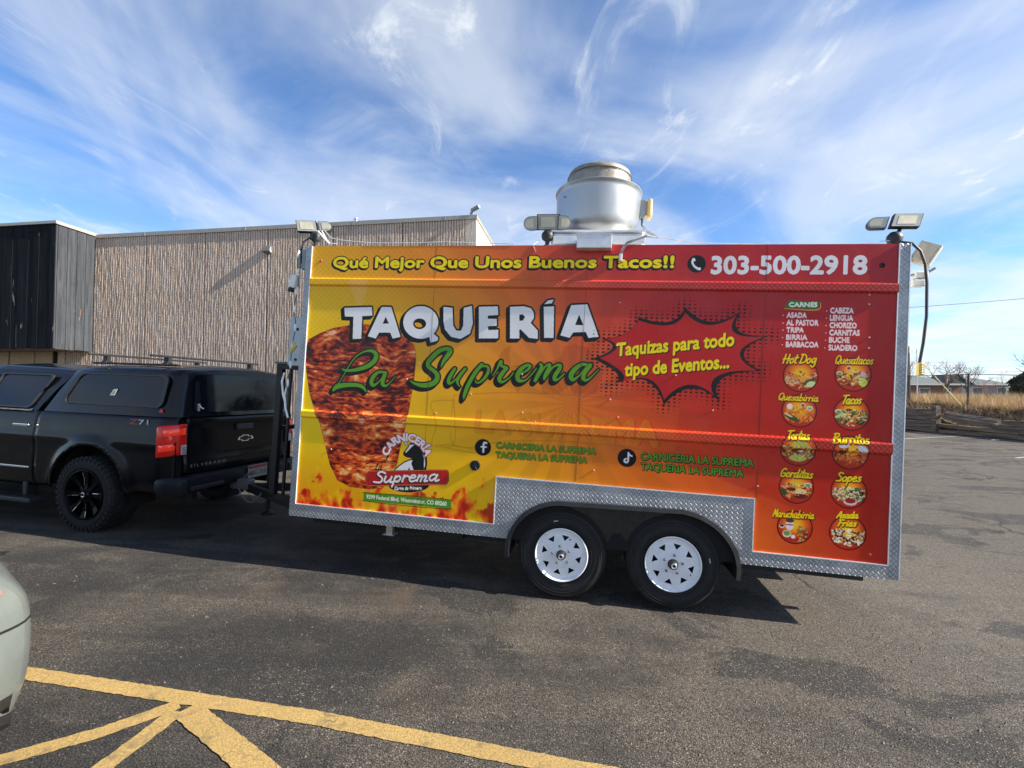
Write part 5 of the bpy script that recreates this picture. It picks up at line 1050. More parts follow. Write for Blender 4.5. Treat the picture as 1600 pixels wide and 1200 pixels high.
def taillight(sd):
    c = lambda y: y if sd < 0 else 1.9 - y
    pr = [(.878, .010), (.893, -.006), (.93, -.012), (.98, -.004), (1.03, .022), (1.068, .06), (1.090, .105), (1.098, .150), (1.096, .166)]
    def shell(name, z0, z1, off, k0, k1, mat, par, thick=.018):
        V = []; F = []; zs = [z0, z0 + .012, z0 + .03, (z0 + z1) / 2, z1 - .03, z1 - .012, z1]; ins = [.014, .004, 0, -.004, 0, .004, .014]; q = pr[k0:k1]; n = len(q)
        for z, e in zip(zs, ins):
            for i, (x, y) in enumerate(q):
                dx = .008 if i == 0 else 0
                V.append((x - e * .6 + off * .7 + dx * 0, c(y + e - off - .010 * (z - .85)), z + .03 * (x - .88) / .2))
        for a in range(len(zs) - 1):
            for k in range(n - 1): F.append((a * n + k, a * n + k + 1, (a + 1) * n + k + 1, (a + 1) * n + k))
        if sd > 0: F = [f[::-1] for f in F]
        o = mesh_obj(name, V, F, mat, par, smooth=True); md = o.modifiers.new('t', 'SOLIDIFY'); md.thickness = thick; md.offset = -1; return o
    o = shell('taillight', .842, 1.175, 0, 0, 9, M_red, PT)
    shell('brake_lens', 1.035, 1.145, .003, 3, 8, M_redl, o, .004); shell('brake_lens', .885, 1.0, .003, 2, 6, M_redl, o, .004)
    a_, b_ = sorted((c(.105), c(.160))); MB().bbox(1.088, 1.106, a_, b_, .885, .985, .004).build('reversing_lens', mt('clear_lens', (.45, .45, .47), .15), o)
    if sd < 0:
        for z in (.905, .930, .955): MB().box(1.106, 1.108, a_ + .006, b_ - .006, z - .003, z + .003).build('lens_rib', M_black, o)
taillight(-1); taillight(1)
bp = MB(); bp.bbox(1.02, 1.24, .06, 1.84, .50, .640, .02)
V = []; F = []
secs = [(.86, .012, .47, .645), (.92, -.012, .465, .65), (1.0, -.012, .46, .65), (1.10, .010, .46, .648), (1.19, .07, .47, .645), (1.235, .16, .49, .642), (1.25, .30, .50, .640)]
for x, y, z0, z1 in secs: V += [(x, y + .015, z0), (x, y, z0 + .03), (x, y, z1 - .05), (x, y + .008, z1 - .03), (x - .02, y + .035, z1)]
for i in range(len(secs) - 1):
    for k in range(4): F.append((i * 5 + k, (i + 1) * 5 + k, (i + 1) * 5 + k + 1, i * 5 + k + 1))
bp.add(V, F); bp.add([(x, 1.9 - y, z) for x, y, z in V], [f[::-1] for f in F])
bp.build('rear_bumper', car_paint('bumper_paint', (.008, .010, .014), 0, .35), PT, smooth=True)
MB().bbox(1.19, 1.258, .10, .52, .515, .56, .01).build('bumper_step', M_blackpl, PT); MB().box(1.03, 1.23, .2, 1.7, .640, .646).build('bumper_pad', M_blackpl, PT)
pl_ = MB().bbox(1.252, 1.258, .865, 1.175, .520, .672, .004).build('licence_plate', mt('plate_shaded_white', (.30, .31, .31), .4), PT)  # plate white dulled in its colour for the shadow it sits in
MB().box(1.2585, 1.2592, .872, 1.168, .628, .666).build('plate_band', mt('plate_red', (.35, .04, .03), .4), pl_)
flat_text('plate_number', 'ABG-950', mt('plate_dark', (.03, .04, .035), .5), pl_, (1.2596, .885, .548), (0, 1, 0), (0, 0, 1), .27, .062)
MB().bbox(1.1, 1.40, 1.0, 1.07, .36, .43, .006).bbox(1.38, 1.46, .99, 1.08, .37, .42, .01).lathe([(.012, .42), (.014, .45), (.03, .47), (.03, .49), (.012, .51), (0, .515)], 12, Matrix.Translation((1.43, 1.035, 0))).build('tow_hitch', M_galv, PT)
for cx_ in (0.0, -3.45):                                      # dark arch liners
    for y0, y1 in ((.05, .34), (1.56, 1.85)):
        a = MB(); n = 18; V = []; F = []
        for k in range(n + 1):
            t = R(-12 + 204 * k / n); V += [(cx_ + .525 * math.cos(t), y0, .41 + .525 * math.sin(t)), (cx_ + .525 * math.cos(t), y1, .41 + .525 * math.sin(t))]
        for k in range(n): F.append((2 * k, 2 * k + 1, 2 * k + 3, 2 * k + 2))
        mesh_obj('arch_liner', V, F, M_dark, PT)
MB().box(-4.3, 1.0, .35, .42, .36, .46).box(-4.3, 1.0, 1.48, 1.55, .36, .46).box(-.06, .06, .1, 1.8, .36, .46).build('chassis_frame', M_black, PT)
def truck_wheel(cx_, y, flip):
    h = empty('wheel', parent=PT); h.location = (cx_, y, .40); 
    if flip: h.rotation_euler = (0, 0, math.pi)
    r = .398
    tyre(r, .30, .262, M_rubber, 0, h, AX)
    tb = MB(); nb = 40
    for k in range(nb):                                       # tread and shoulder blocks
        a = 2 * math.pi * k / nb; Mk = Matrix.Rotation(-a, 4, 'Y')
        tb.box(r - .012, r + .010, .004, .055, -.020, .020, Mk).box(r - .055, r - .012, -.010, .010, -.016 + .004 * (k % 2), .016, Mk)
        Mk2 = Matrix.Rotation(-a - .07, 4, 'Y'); tb.box(r - .006, r + .010, .065, .14, -.018, .014, Mk2).box(r - .006, r + .010, .155, .235, -.016, .018, Mk).box(r - .012, r + .010, .245, .297, -.020, .020, Mk2)
    tb.build('tread_block', M_rubber, h)
    sl = MB()
    for ri in (.290, .330): sl.lathe([(ri - .002, -.011), (ri, -.0155), (ri + .002, -.011)], 56, AX)
    sl.build('sidewall_ring', M_rubber, h)
    M_rim = mt('gloss_black_alloy', (.003, .003, .004), .35, spec=.08)
    MB().lathe([(.268, .006), (.268, -.008), (.258, -.012), (.250, .0), (.244, .03), (.236, .09), (.22, .13)], 56, AX).build('rim', M_rim, h, smooth=True)
    MB().lathe([(0, .12), (.23, .13)], 40, AX).build('brake_disc', M_dark, h)
    sp_ = MB(); ml = MB()
    for k in range(8):
        a = 2 * math.pi * k / 8; Mk = Matrix.Rotation(-a, 4, 'Y')
        V_ = []
        for rr_, wd, d in ((.05, .022, .012), (.11, .018, .020), (.18, .024, .018), (.252, .040, -.004)): V_.append((rr_, wd, d))
        for (r0, w0, d0), (r1, w1, d1) in zip(V_[:-1], V_[1:]):
            q8 = [Mk @ Vector(p) for p in ((r0, d0, -w0), (r0, d0, w0), (r1, d1, w1), (r1, d1, -w1), (r0, d0 + .03, -w0), (r0, d0 + .03, w0), (r1, d1 + .04, w1), (r1, d1 + .04, -w1))]
            sp_.add(q8, [(0, 1, 2, 3), (7, 6, 5, 4), (0, 4, 5, 1), (2, 6, 7, 3), (1, 5, 6, 2), (3, 7, 4, 0)])
        if k % 2 == 0 or k == 5: ml.tube([Mk @ Vector((.10, .016, .016)), Mk @ Vector((.18, .012, .020)), Mk @ Vector((.235, .0, .030))], .0035, 5)
    sp_.build('spoke', M_rim, h); ml.build('milled_edge', M_chrome, h)
    MB().lathe([(0, -.012), (.03, -.012), (.04, -.004), (.055, .01), (.06, .02)], 24, AX).build('hub_cap', M_rim, h, smooth=True); MB().lathe([(.018, -.0135), (.022, -.0145), (.026, -.0125)], 20, AX).build('hub_ring', M_chrome, h)
    return h
for cx_ in (0, -3.45): truck_wheel(cx_, -.035, False); truck_wheel(cx_, 1.935, True)

# ---------------------------------------------------------------- pale green-grey car at the left edge
cam_side = frame_mat(R(30), R(1.0), 0, (-1.87, 1.95, zg(-2.0)))
SC = empty('sedan', cam_side); tag(SC, 'pale sage grey car, only its rear bumper corner and tailpipe in view', 'car')
M_sage = car_paint('sage_grey_paint', (.15, .17, .16), .15, .3, .4, .4, .1)
def car_body():
    prof = {}
    V = []; F = []; secs = []
    # stations along x (0 = tail), each a ring from sill to sill over the top; y 0 = the corner seen, width 1.75 towards -y (the viewer)
    st = [(.02, .30, 1.45, .40, .74, .82), (.01, .16, 1.58, .36, .78, .86), (-.05, .05, 1.70, .32, .80, .90), (-.16, .01, 1.74, .28, .77, .92), (-.35, .0, 1.75, .27, .78, .97), (-.9, 0, 1.75, .26, .80, 1.02), (-1.3, 0, 1.75, .25, .82, 1.30), (-2.0, 0, 1.75, .25, .84, 1.42), (-2.9, 0, 1.75, .25, .84, 1.34), (-3.4, .02, 1.73, .26, .80, .98), (-4.3, .14, 1.60, .28, .68, .76), (-4.5, .35, 1.4, .34, .6, .64)]
    for x, ya, yb, z0, zb, zt_ in st:
        w = yb - ya; r_ = [(ya + .05, z0), (ya + .012, z0 + .10), (ya, (z0 + zb) / 2), (ya + .008, zb - .05), (ya + .04, zb), (ya + .11 * (1 if zt_ < 1.1 else 2.2), zt_ - .02), (ya + w * .3, zt_), (ya + w * .5, zt_ + .01)]
        full = r_ + [(ya + yb - y, z) for y, z in r_[:-1][::-1]]
        secs.append([(x, -y, z) for y, z in full])
    n = len(secs[0])
    for s_ in secs: V += s_
    for i in range(len(secs) - 1):
        for k in range(n - 1): F.append((i * n + k, (i + 1) * n + k, (i + 1) * n + k + 1, i * n + k + 1))
    F.append(tuple(range(n))); F.append(tuple((len(secs) - 1) * n + k for k in range(n))[::-1])
    o = mesh_obj('body', V, F, M_sage, SC, smooth=True); md = o.modifiers.new('s', 'SUBSURF'); md.levels = 2; md.render_levels = 2
    return o
body_ = car_body()
bpy.context.view_layer.update()
from mathutils.bvhtree import BVHTree
_dg = bpy.context.evaluated_depsgraph_get(); _bv = BVHTree.FromObject(body_, _dg)
def tail_patch(name, y0, y1, z0, z1, mat, off=.003, ny=24, nz=4, round_=0):
    V = []; F = []
    for j in range(nz + 1):
        for i in range(ny + 1):
            y = y0 + (y1 - y0) * i / ny; zc_ = (z0 + z1) / 2; k = math.sqrt(max(0.02, 1 - (2 * i / ny - 1) ** 2)) if round_ else 1
            z = zc_ + (z0 + (z1 - z0) * j / nz - zc_) * k; h = _bv.ray_cast(Vector((1, y, z)), Vector((-1, 0, 0)))
            p = h[0] + h[1] * off if h[0] is not None else Vector((-.2, y, z)); V.append(p)
    for j in range(nz):
        for i in range(ny): F.append((j * (ny + 1) + i, j * (ny + 1) + i + 1, (j + 1) * (ny + 1) + i + 1, (j + 1) * (ny + 1) + i))
    return mesh_obj(name, V, F, mat, SC, smooth=True)
tail_patch('bumper_seam', -.04, -1.6, .660, .670, M_dark, .005, 60, 1)
tail_patch('rear_reflector', -.14, -.42, .800, .814, mt('pink_red_reflector', (.32, .13, .12), .35), .004)
tail_patch('pale_oval', -.28, -.56, .69, .77, mt('pale_blue_oval', (.42, .52, .58), .12), .005, 24, 8, 1)  # pale blue oval patch laid on the tail surface
tail_patch('lower_valance', -.04, -1.6, .30, .40, M_blackpl, .004)
MB().bbox(-4.3, -.2, -1.70, -.05, .18, .30, .03).build('underbody', M_black, SC)
MB().lathe([(.036, .0), (.045, .0), (.048, -.01), (.046, -.20), (.036, -.20), (.036, 0)], 24, Matrix.Translation((.045, -.42, .335)) @ Matrix.Rotation(R(90), 4, 'Y')).build('tailpipe', M_chrome, SC, smooth=True)
MB().bbox(-.03, .008, -1.25, -.5, .36, .44, .015).build('bumper_diffuser', M_blackpl, SC)
for x in (-.95, -3.6):
    for y in (-.02, -1.73):
        MB().lathe([(.2, 0), (.31, .0), (.32, .02), (.32, .18), (.31, .2), (.2, .2)], 32, Matrix.Translation((x, y - (.0 if y > -1 else 0) - .16 * (y > -1), .32)) @ AX).build('wheel', M_rubber, SC, smooth=True)
# ---------------------------------------------------------------- beige ribbed concrete building
BYAW = R(8.54)
BMt = Mx((Vector((math.cos(BYAW), -math.sin(BYAW), 0)), Vector((math.sin(BYAW), math.cos(BYAW), 0)), Vector((0, 0, 1))), (-11.543, 13.0, 0))
BD = empty('building', BMt); tag(BD, 'beige ribbed concrete building with dark timber-clad canopy box behind the pickup', 'building')
BT = 6.0245
def ribbed():
    m = NB('split_rib_concrete'); n = m.noise(1.1, 5, .6); sp = m.vor(26, 'F1', None, 1); s_ = m.n('SeparateColor'); m.l(sp, s_.inputs[0])
    c = m.mix(m.rng(n, .3, .7), (.52, .40, .31), (.64, .50, .39)); c = m.mix(m.m_('MULTIPLY', m.rng(s_.outputs[0], .55, .95), .38), c, (.74, .63, .52)); c = m.mix(m.m_('MULTIPLY', m.rng(s_.outputs[1], .6, .95), .32), c, (.34, .26, .205))
    st = m.rng(m.noise(1.0, 5, .6, .2, m.coord((2.2, 2.2, .22))), .48, .75, 0, .35); c = m.mix(st, c, (.24, .20, .17))
    m.set(Base_Color=c, Roughness=.92); m.bump(m.m_('ADD', m.vor(30, 'F1'), m.noise(55, 4, .7)), .4, .012); return m.m
M_rib = ribbed()
def wall_panel(x0, x1, z0, z1):
    V = []; F = []; p = .069; n = max(1, int(round((x1 - x0 - .02) / p))); p = (x1 - x0 - .02) / n; xs_ = []
    for k in range(n):
        b = x0 + .01 + k * p; xs_ += [(b, .02), (b + p * .22, .02), (b + p * .30, -.012), (b + p * .88, -.012)]
    xs_.append((x1 - .01, .02)); nz = 34; r2 = random.Random(int(x0 * 100))
    for j in range(nz + 1):
        z = z0 + (z1 - z0) * j / nz
        for x, y in xs_: V.append((x + (r2.uniform(-.0006, .0006) if y < 0 else 0), y + (r2.uniform(-.003, .003) if y < 0 else 0), z))
    m_ = len(xs_)
    for j in range(nz):
        for i in range(m_ - 1): F.append((j * m_ + i, j * m_ + i + 1, (j + 1) * m_ + i + 1, (j + 1) * m_ + i))
    return mesh_obj('wall_panel', V, F, M_rib, BD)
jn = [0.0, 1.63, 3.41, 5.23, 7.05, 8.90, 10.77]
for a, b in zip(jn[:-1], jn[1:]): wall_panel(a, b, 0.0, BT - .10)
wall_panel(-.86, 0.0, 0.0, BT - .10)
MB().box(-9, 10.77, .03, .25, -.3, BT - .1).build('wall_core', mt('dark_joint', (.10, .085, .07), .9), BD)
M_stucco = simple('cream_stucco', (.60, .53, .44), .9, 0, .08, 3, .2, 80, dirt=((.4, .33, .26), .4))
MB().box(10.55, 10.78, -.012, 16, -.3, BT - .10).build('return_wall', M_stucco, BD)
M_cop = mt('coping_metal', (.36, .33, .28), .45, .2, .08)
cp_ = MB().box(0.03, 10.80, -.04, .28, BT - .10, BT).box(10.53, 10.80, .28, 16, BT - .10, BT); cp_.build('coping', M_cop, BD)
for x in (1.6, 4.6, 7.6, 10.0): MB().box(x, x + .012, -.046, -.04, BT - .10, BT + .004).build('coping_joint', M_grey, BD)
MB().box(-9, 10.7, .3, 16, 5.6, 5.7).build('roof', mt('roof_gravel', (.3, .28, .26), .9), BD)
# timber-clad box over the entrance
def wood(name, cols, gsc=1.0, gr=(14, 14, .8)):
    m = NB(name); v = m.coord(gr); n = m.noise(1.2 * gsc, 8, .7, .6, v); n2 = m.noise(1.4, 5, .65)
    c = m.mix(m.rng(n, .3, .72), cols[0], cols[1]); c = m.mix(m.m_('MULTIPLY', m.rng(n2, .5, .75), .5), c, cols[2])
    sc_ = m.rng(m.noise(1.0, 3, .6, 1.2, m.coord((7, 7, 1.1))), .68, .70); c = m.mix(m.m_('MULTIPLY', sc_, m.rng(m.noise(.9, 2), .45, .6)), c, cols[3])
    m.set(Base_Color=c, Roughness=.85, Specular_IOR_Level=.12); m.bump(n, .5, .012); return m.m
M_wd = wood('boards_shaded_face', ((.006, .007, .009), (.017, .019, .024), (.010, .011, .014), (.30, .27, .24)))  # front boards: the shade on this face is put into the colour
M_wg = wood('boards_sunlit_face', ((.034, .037, .042), (.075, .082, .092), (.026, .028, .033), (.24, .13, .08)))  # side boards: same cladding, coloured paler for the sun striking this face
bx0 = -6.2; bz0, bz1 = BT - 3.235, BT + .0
x = .012; k = 0
ws_ = [.16, .17, .155, .165, .175, .15, .17]
while x > bx0:
    w = ws_[k % 7]; d = -.0 + rnd.uniform(-.006, .006); MB().bbox(x - w + .004, x - .004, -1.0 + d, -.965, bz0 + rnd.uniform(-.012, .012), bz1, .004).build('board', M_wd, BD); x -= w; k += 1
ys_ = [-1.0, -.955, -.72, -.49, -.26, -.03]
for a, b in zip(ys_[:-1], ys_[1:]): MB().bbox(.014 - .02, .030 + rnd.uniform(-.004, .004), a + .005, b - .005, bz0 + rnd.uniform(-.015, .01), bz1, .004).build('board', M_wg, BD)
MB().box(bx0, .0, -.96, 0.0, bz0 + .06, bz1 - .02).build('canopy_core', M_dark, BD)
MB().box(bx0, .06, -1.035, .0, bz1, bz1 + .035).box(.03, .064, -1.035, 0, bz1 - .05, bz1).box(bx0, .064, -1.04, -1.005, bz1 - .04, bz1).build('canopy_coping', M_cop, BD)
MB().box(bx0, -.01, -.96, -.02, bz0 + .02, bz0 + .04).build('soffit', mt('soffit_brown', (.2, .15, .1), .8), BD)
# entrance under the box
M_tan = mt('tan_panel', (.42, .32, .20), .7, 0, .1)
for a, b in ((-1.85, -1.28), (-2.7, -1.9), (-4.0, -2.75)): MB().bbox(a, b, -.02, .02, .2, bz0 + .02, .01).build('entry_panel', M_tan, BD)
MB().box(-1.27, -1.10, .0, .03, 0, bz0).build('door_recess', M_dark, BD); MB().bbox(-1.10, -.87, -.02, .03, 0, bz0 + .02, .01).build('pilaster', mt('sand_pilaster', (.5, .41, .30), .8), BD)
MB().bbox(-1.91, -1.86, -.05, .02, 0, bz0, .01).build('downpipe', mt('brass_trim', (.5, .36, .18), .5), BD)
MB().bbox(-2.25, -1.72, -.10, -.03, 2.10, 2.42, .02).build('red_sign_box', mt('red_box', (.45, .03, .02), .5), BD)
# wall light, camera and vent
w = MB().prism([(-.0, 0), (-.0, .17), (-.09, .17), (-.12, .04), (-.08, .0)], 5.17, 5.37, 'x', Matrix.Translation((0, 0, BT - .72)))
w.build('wall_light', mt('bronze_grey', (.16, .16, .14), .5), BD); MB().prism([(-.075, .005), (-.115, .045), (-.10, .15), (-.06, .03)], 5.371, 5.378, 'x', Matrix.Translation((0, 0, BT - .72))).build('wall_light_lens', mt('pale_lens', (.55, .55, .5), .3), BD)
MB().tube([(7.49, .35, BT - .1), (7.49, .35, BT + .17)], .035, 10).lathe([(.05, .17), (.06, .19), (.06, .22), (0, .24)], 12, Matrix.Translation((7.49, .35, BT))).build('vent_pipe', M_galv, BD)
MB().bbox(10.62, 10.70, -.02, .05, BT, BT + .09, .01).tube([(10.66, .0, BT + .12), (10.86, -.08, BT + .18)], [.05, .055], 10).build('roof_camera', M_grey, BD)

# ---------------------------------------------------------------- right-hand boundary: timber wall, bank, fence
M_tim = wood('weathered_railway_timber', ((.055, .044, .034), (.27, .215, .165), (.13, .10, .075), (.26, .20, .145)), 1.0, (9, .7, 16))
def soil():
    m = NB('weedy_bank_soil'); n = m.noise(2.2, 8, .7); n2 = m.noise(9, 6, .7)
    c = m.mix(m.rng(n, .35, .65), (.030, .022, .016), (.13, .09, .055)); c = m.mix(m.m_('MULTIPLY', m.rng(n2, .45, .7), .7), c, (.30, .215, .12)); m.set(Base_Color=c, Roughness=.95); m.bump(n2, .9, .08); return m.m
M_soil = soil()
def strawm(name, a, b):
    m = NB(name); r = m.n('ObjectInfo'); n = m.noise(.9, 4, .6); c = m.mix(m.rng(n, .3, .7), a, b); f = m.noise(40, 2); c = m.mix(m.rng(f, .4, .7, 0, .5), c, tuple(q * 1.3 for q in b)); m.set(Base_Color=c, Roughness=.85); return m.m
# bank and field surfaces
def bank_z(x, y):
    base = -.19; u = min(1, max(0, (x - 22.75) / 3.0)); h = 1.08 + .25 * min(1, max(0, (y - 20) / 8))
    top = h + .10 * math.sin(x * .9) * math.cos(y * .5) * u
    bot = .38 + .62 * min(1, max(0, (y - 24.6) / .8)) if y > 20 else .38
    bot += .05 * math.sin(y * 2.1)
    z = bot + (top - bot) * (u * u * (3 - 2 * u)) + (.09 * math.sin(3.1 * y + 2 * x) * math.sin(2.3 * x - y) + .05 * math.sin(7 * y) * math.sin(6 * x)) * (1 if u < 1 else .4)
    if x > 40: z += .004 * (x - 40)
    return base + z + .05
bxs = [22.62 + .22 * i for i in range(18)] + [27 + i for i in range(14)] + [44, 52, 65, 90, 140, 260, 480]
bys = [4 + .45 * i for i in range(80)] + [42, 46, 52, 60, 75, 100, 150, 240, 400]
V = [(x, y, bank_z(x, y)) for y in bys for x in bxs] ; n = len(bxs)
V2 = [(22.62, y, -.35) for y in bys]
F = [(j * n + i, j * n + i + 1, (j + 1) * n + i + 1, (j + 1) * n + i) for j in range(len(bys) - 1) for i in range(n - 1)]
o0 = len(V); V += V2; F += [(o0 + j, j * n, (j + 1) * n, o0 + j + 1) for j in range(len(bys) - 1)]
tag(mesh_obj('bank', V, F, M_soil, smooth=True), kind='structure')
# timber retaining wall
RW = empty('timber_wall', Matrix.Translation((22.35, 0, -.19))); tag(RW, 'low retaining wall of weathered grey timbers, sagging where two courses slumped', 'retaining wall')
def timber(y0, y1, z, h=.2, x=0, dz=0.0, dx=0.0, roll_=0.0, t=.2):
    n = 10; V = []; F = []; rr = random.Random(int(y0 * 37 + z * 91))
    for i in range(n + 1):
        u = i / n; y = y0 + (y1 - y0) * u
        for a, b in ((-t / 2, 0), (t / 2, 0), (t / 2, h), (-t / 2, h)):
            V.append((x + a + dx * u + rr.uniform(-.012, .012), y, z + (b if b else .018) + dz * u + rr.uniform(-.018, .012) + roll_ * a))
    for i in range(n):
        for k in range(4): F.append((i * 4 + k, i * 4 + (k + 1) % 4, (i + 1) * 4 + (k + 1) % 4, (i + 1) * 4 + k))
    F += [(3, 2, 1, 0), tuple(n * 4 + k for k in range(4))]
    mesh_obj('timber', V, F, M_tim, RW)
for k in range(6): timber(25.05, 31 + .1 * k, .02 + .205 * k, .195, dx=.05); timber(31.2, 38, .02 + .205 * k, .195)
for y in (24.9, 31.1): MB().bbox(-.22, .06, y - .14, y + .14, -.1, 1.42, .02).build('post', M_tim, RW)
timber(20.9, 24.75, .0, .2, dx=.0); timber(20.8, 24.8, .2, .19, dz=.10, dx=.0, x=-.03); timber(20.9, 24.6, .34, .19, dz=.42, x=.08, roll_=.3); timber(22.0, 24.7, .62, .17, dz=.30, x=.25, roll_=.5)
for k in range(4): timber(16.6 + .1 * k, 21.75 - .06 * k, .02 + .205 * k, .195, dx=-.05 * (k == 2)); timber(9.5, 16.5, .02 + .205 * k, .195)
# grass and dead weeds
def blades(name, n, area, hh, w, mat, lean=.35, seed=3, top=None, clump=None):
    r = np.random.RandomState(seed); xs_ = area[0] + (area[1] - area[0]) * r.rand(n) ** (area[4] if len(area) > 4 else 1); ys2 = area[2] + (area[3] - area[2]) * r.rand(n)
    if clump:
        cx = area[0] + (area[1] - area[0]) * r.rand(clump); cy2 = area[2] + (area[3] - area[2]) * r.rand(clump); ii = r.randint(0, clump, n); xs_ = cx[ii] + r.randn(n) * .18; ys2 = cy2[ii] + r.randn(n) * .25
        xs_ = np.clip(xs_, area[0], area[1] + 1)
    V = np.zeros((n, 3, 3), np.float32); h = hh[0] + (hh[1] - hh[0]) * r.rand(n) ** 1.5
    z = np.array([bank_z(a, b) for a, b in zip(xs_, ys2)]) - .03; th = r.rand(n) * 6.283; ww = w * (.6 + .8 * r.rand(n))
    V[:, 0] = np.stack([xs_ - np.cos(th) * ww, ys2 - np.sin(th) * ww, z], 1); V[:, 1] = np.stack([xs_ + np.cos(th) * ww, ys2 + np.sin(th) * ww, z], 1)
    V[:, 2] = np.stack([xs_ + r.randn(n) * lean * h, ys2 + r.randn(n) * lean * h, z + h], 1)
    me = bpy.data.meshes.new(name); me.vertices.add(3 * n); me.vertices.foreach_set('co', V.reshape(-1)); me.loops.add(3 * n); me.loops.foreach_set('vertex_index', np.arange(3 * n, dtype=np.int32))
    me.polygons.add(n); me.polygons.foreach_set('loop_start', np.arange(0, 3 * n, 3, dtype=np.int32)); me.polygons.foreach_set('loop_total', np.full(n, 3, np.int32)); me.update(); me.materials.append(mat)
    o = bpy.data.objects.new(name, me); COL.objects.link(o); tag(o, kind='stuff'); return o
M_straw = strawm('dry_straw_grass', (.40, .26, .12), (.62, .46, .25)); M_weed = strawm('dead_brown_weeds', (.05, .034, .022), (.17, .11, .06))
tag(blades('dry_grass', 90000, (25.2, 46, 14, 62, 1.5), (.35, .95), .012, M_straw, .30, 3), 'tall straw coloured dry grass filling the field behind the fence', 'dry grass')
tag(blades('dead_weeds', 26000, (22.7, 25.6, 10, 40), (.08, .32), .014, M_weed, .8, 5), 'dead brown weeds matted over the bank behind the timbers', 'weeds')
tag(blades('straw_tufts', 3500, (23.3, 25.6, 10, 40), (.15, .42), .012, M_straw, .6, 9, clump=150), 'pale straw tufts scattered on the bank below the fence', 'grass tufts')
# chain-link fence
FN = empty('chain_link_fence', Matrix.Translation((25.3, 0, 0))); tag(FN, 'chain-link fence with leaning grey posts along the top of the bank', 'fence')
M_post = mt('dull_galvanised_post', (.06, .058, .053), .6, .4, .2)
fy = [14.0, 17.1, 20.2, 23.2, 26.3, 30.2, 33.4, 36.6]
tops = []
for k, y in enumerate(fy):
    z = bank_z(25.3, y); ln = [.02, .05, -.03, .05, .07, .04, .0, .03][k]
    t_ = (ln, 0, z + 1.88); MB().tube([(0, y, z - .2), (ln, y, z + 1.88)], .052, 8).build('fence_post', M_post, FN); tops.append((ln, y, z + 1.84))
    MB().tube([(ln, y, z + 1.86), (ln - .42, y + .22, z + 2.22)], .014, 5).build('barb_arm', M_post, FN)
for a, b in zip(tops[:-1], tops[1:]): MB().tube([a, b], .021, 6).build('top_rail', M_post, FN)
mw = MB()
for a, b in zip(tops[:-1], tops[1:]):                         # woven wire, diamonds about 12 cm so that they read at this distance
    L_ = b[1] - a[1]; zb = a[2] - 1.80; s_ = .16; n_ = int((L_ + 1.8) / s_)
    for i in range(n_):
        for sg in (1, -1):
            p0 = i * s_ - (1.8 if sg > 0 else 0); p1 = p0 + sg * 1.8; z0_, z1_ = 0, 1.8
            if sg < 0: p0, p1 = i * s_, i * s_ - 1.8
            q0, q1 = (p0, 0.0), (p1, 1.8)
            def clip(q0, q1):
                (u0, v0), (u1, v1) = q0, q1
                if u0 == u1: return None
                def at(u): return v0 + (v1 - v0) * (u - u0) / (u1 - u0)
                lo, hi = max(0, min(u0, u1)), min(L_, max(u0, u1))
                if hi <= lo: return None
                return (lo, at(lo)), (hi, at(hi))
            c = clip(q0, q1)
            if c:
                (u0, v0), (u1, v1) = c; A_ = (0, a[1] + u0, zb + v0); B_ = (0, a[1] + u1, zb + v1)
                r_ = .0022; mw.add([(0, A_[1], A_[2] - r_), (0, A_[1], A_[2] + r_), (0, B_[1], B_[2] + r_), (0, B_[1], B_[2] - r_)], [(0, 1, 2, 3)])
tag(mw.build('wire_mesh', M_post, FN), kind='stuff')
# pole with its guy wire and yellow guard
UP = empty('utility_pole', Matrix.Translation((25.6, 30.6, 0))); tag(UP, 'short brown wooden pole braced by a yellow-guarded guy wire behind the trailer tail', 'utility pole')
pz = bank_z(25.6, 30.6)
MB().tube([(0, 0, pz - .3), (0, 0, 4.95)], [.13, .11], 10).build('pole', mt('brown_pole_wood', (.30, .21, .15), .85, 0, .25), UP)
MB().tube([(.42, -.2, pz), (.42, -.2, 4.75)], .035, 6).build('conduit', M_galv, UP)
gy0, gy1 = Vector((.05, -.1, 4.8)), Vector((25.05 - 25.6, 26.2 - 30.6, bank_z(24.6, 26.2) - .1))
MB().tube([gy0, gy0.lerp(gy1, .35)], .008, 5).build('guy_wire', M_galv, UP); MB().tube([gy0.lerp(gy1, .30), gy1], .028, 7).build('guy_guard', mt('faded_yellow_guard', (.75, .60, .22), .5), UP)
# overhead wires
OW = MB()
def wire(p0, p1, sag, r, name, lab):
    q = []; p0 = Vector(p0); p1 = Vector(p1)
    for i in range(15): u = i / 14; p = p0.lerp(p1, u); p.z -= sag * 4 * u * (1 - u); q.append(p)
    tag(MB().tube(q, r, 5).build('overhead_wire', M_black), lab, 'overhead wire')
wire((20.0, 32.0, 7.3), (48, 30.0, 9.75), .3, .016, 'w', 'single black overhead wire crossing high above the houses')
for k, (z0_, z1_) in enumerate(((6.2, 8.4), (7.0, 9.6), (8.0, 10.8))): wire((58, 92, z0_), (140, 86, z1_), .6, .02, 'w', ('lowest', 'middle', 'topmost')[k] + ' of three thin distant wires above the house roofs')
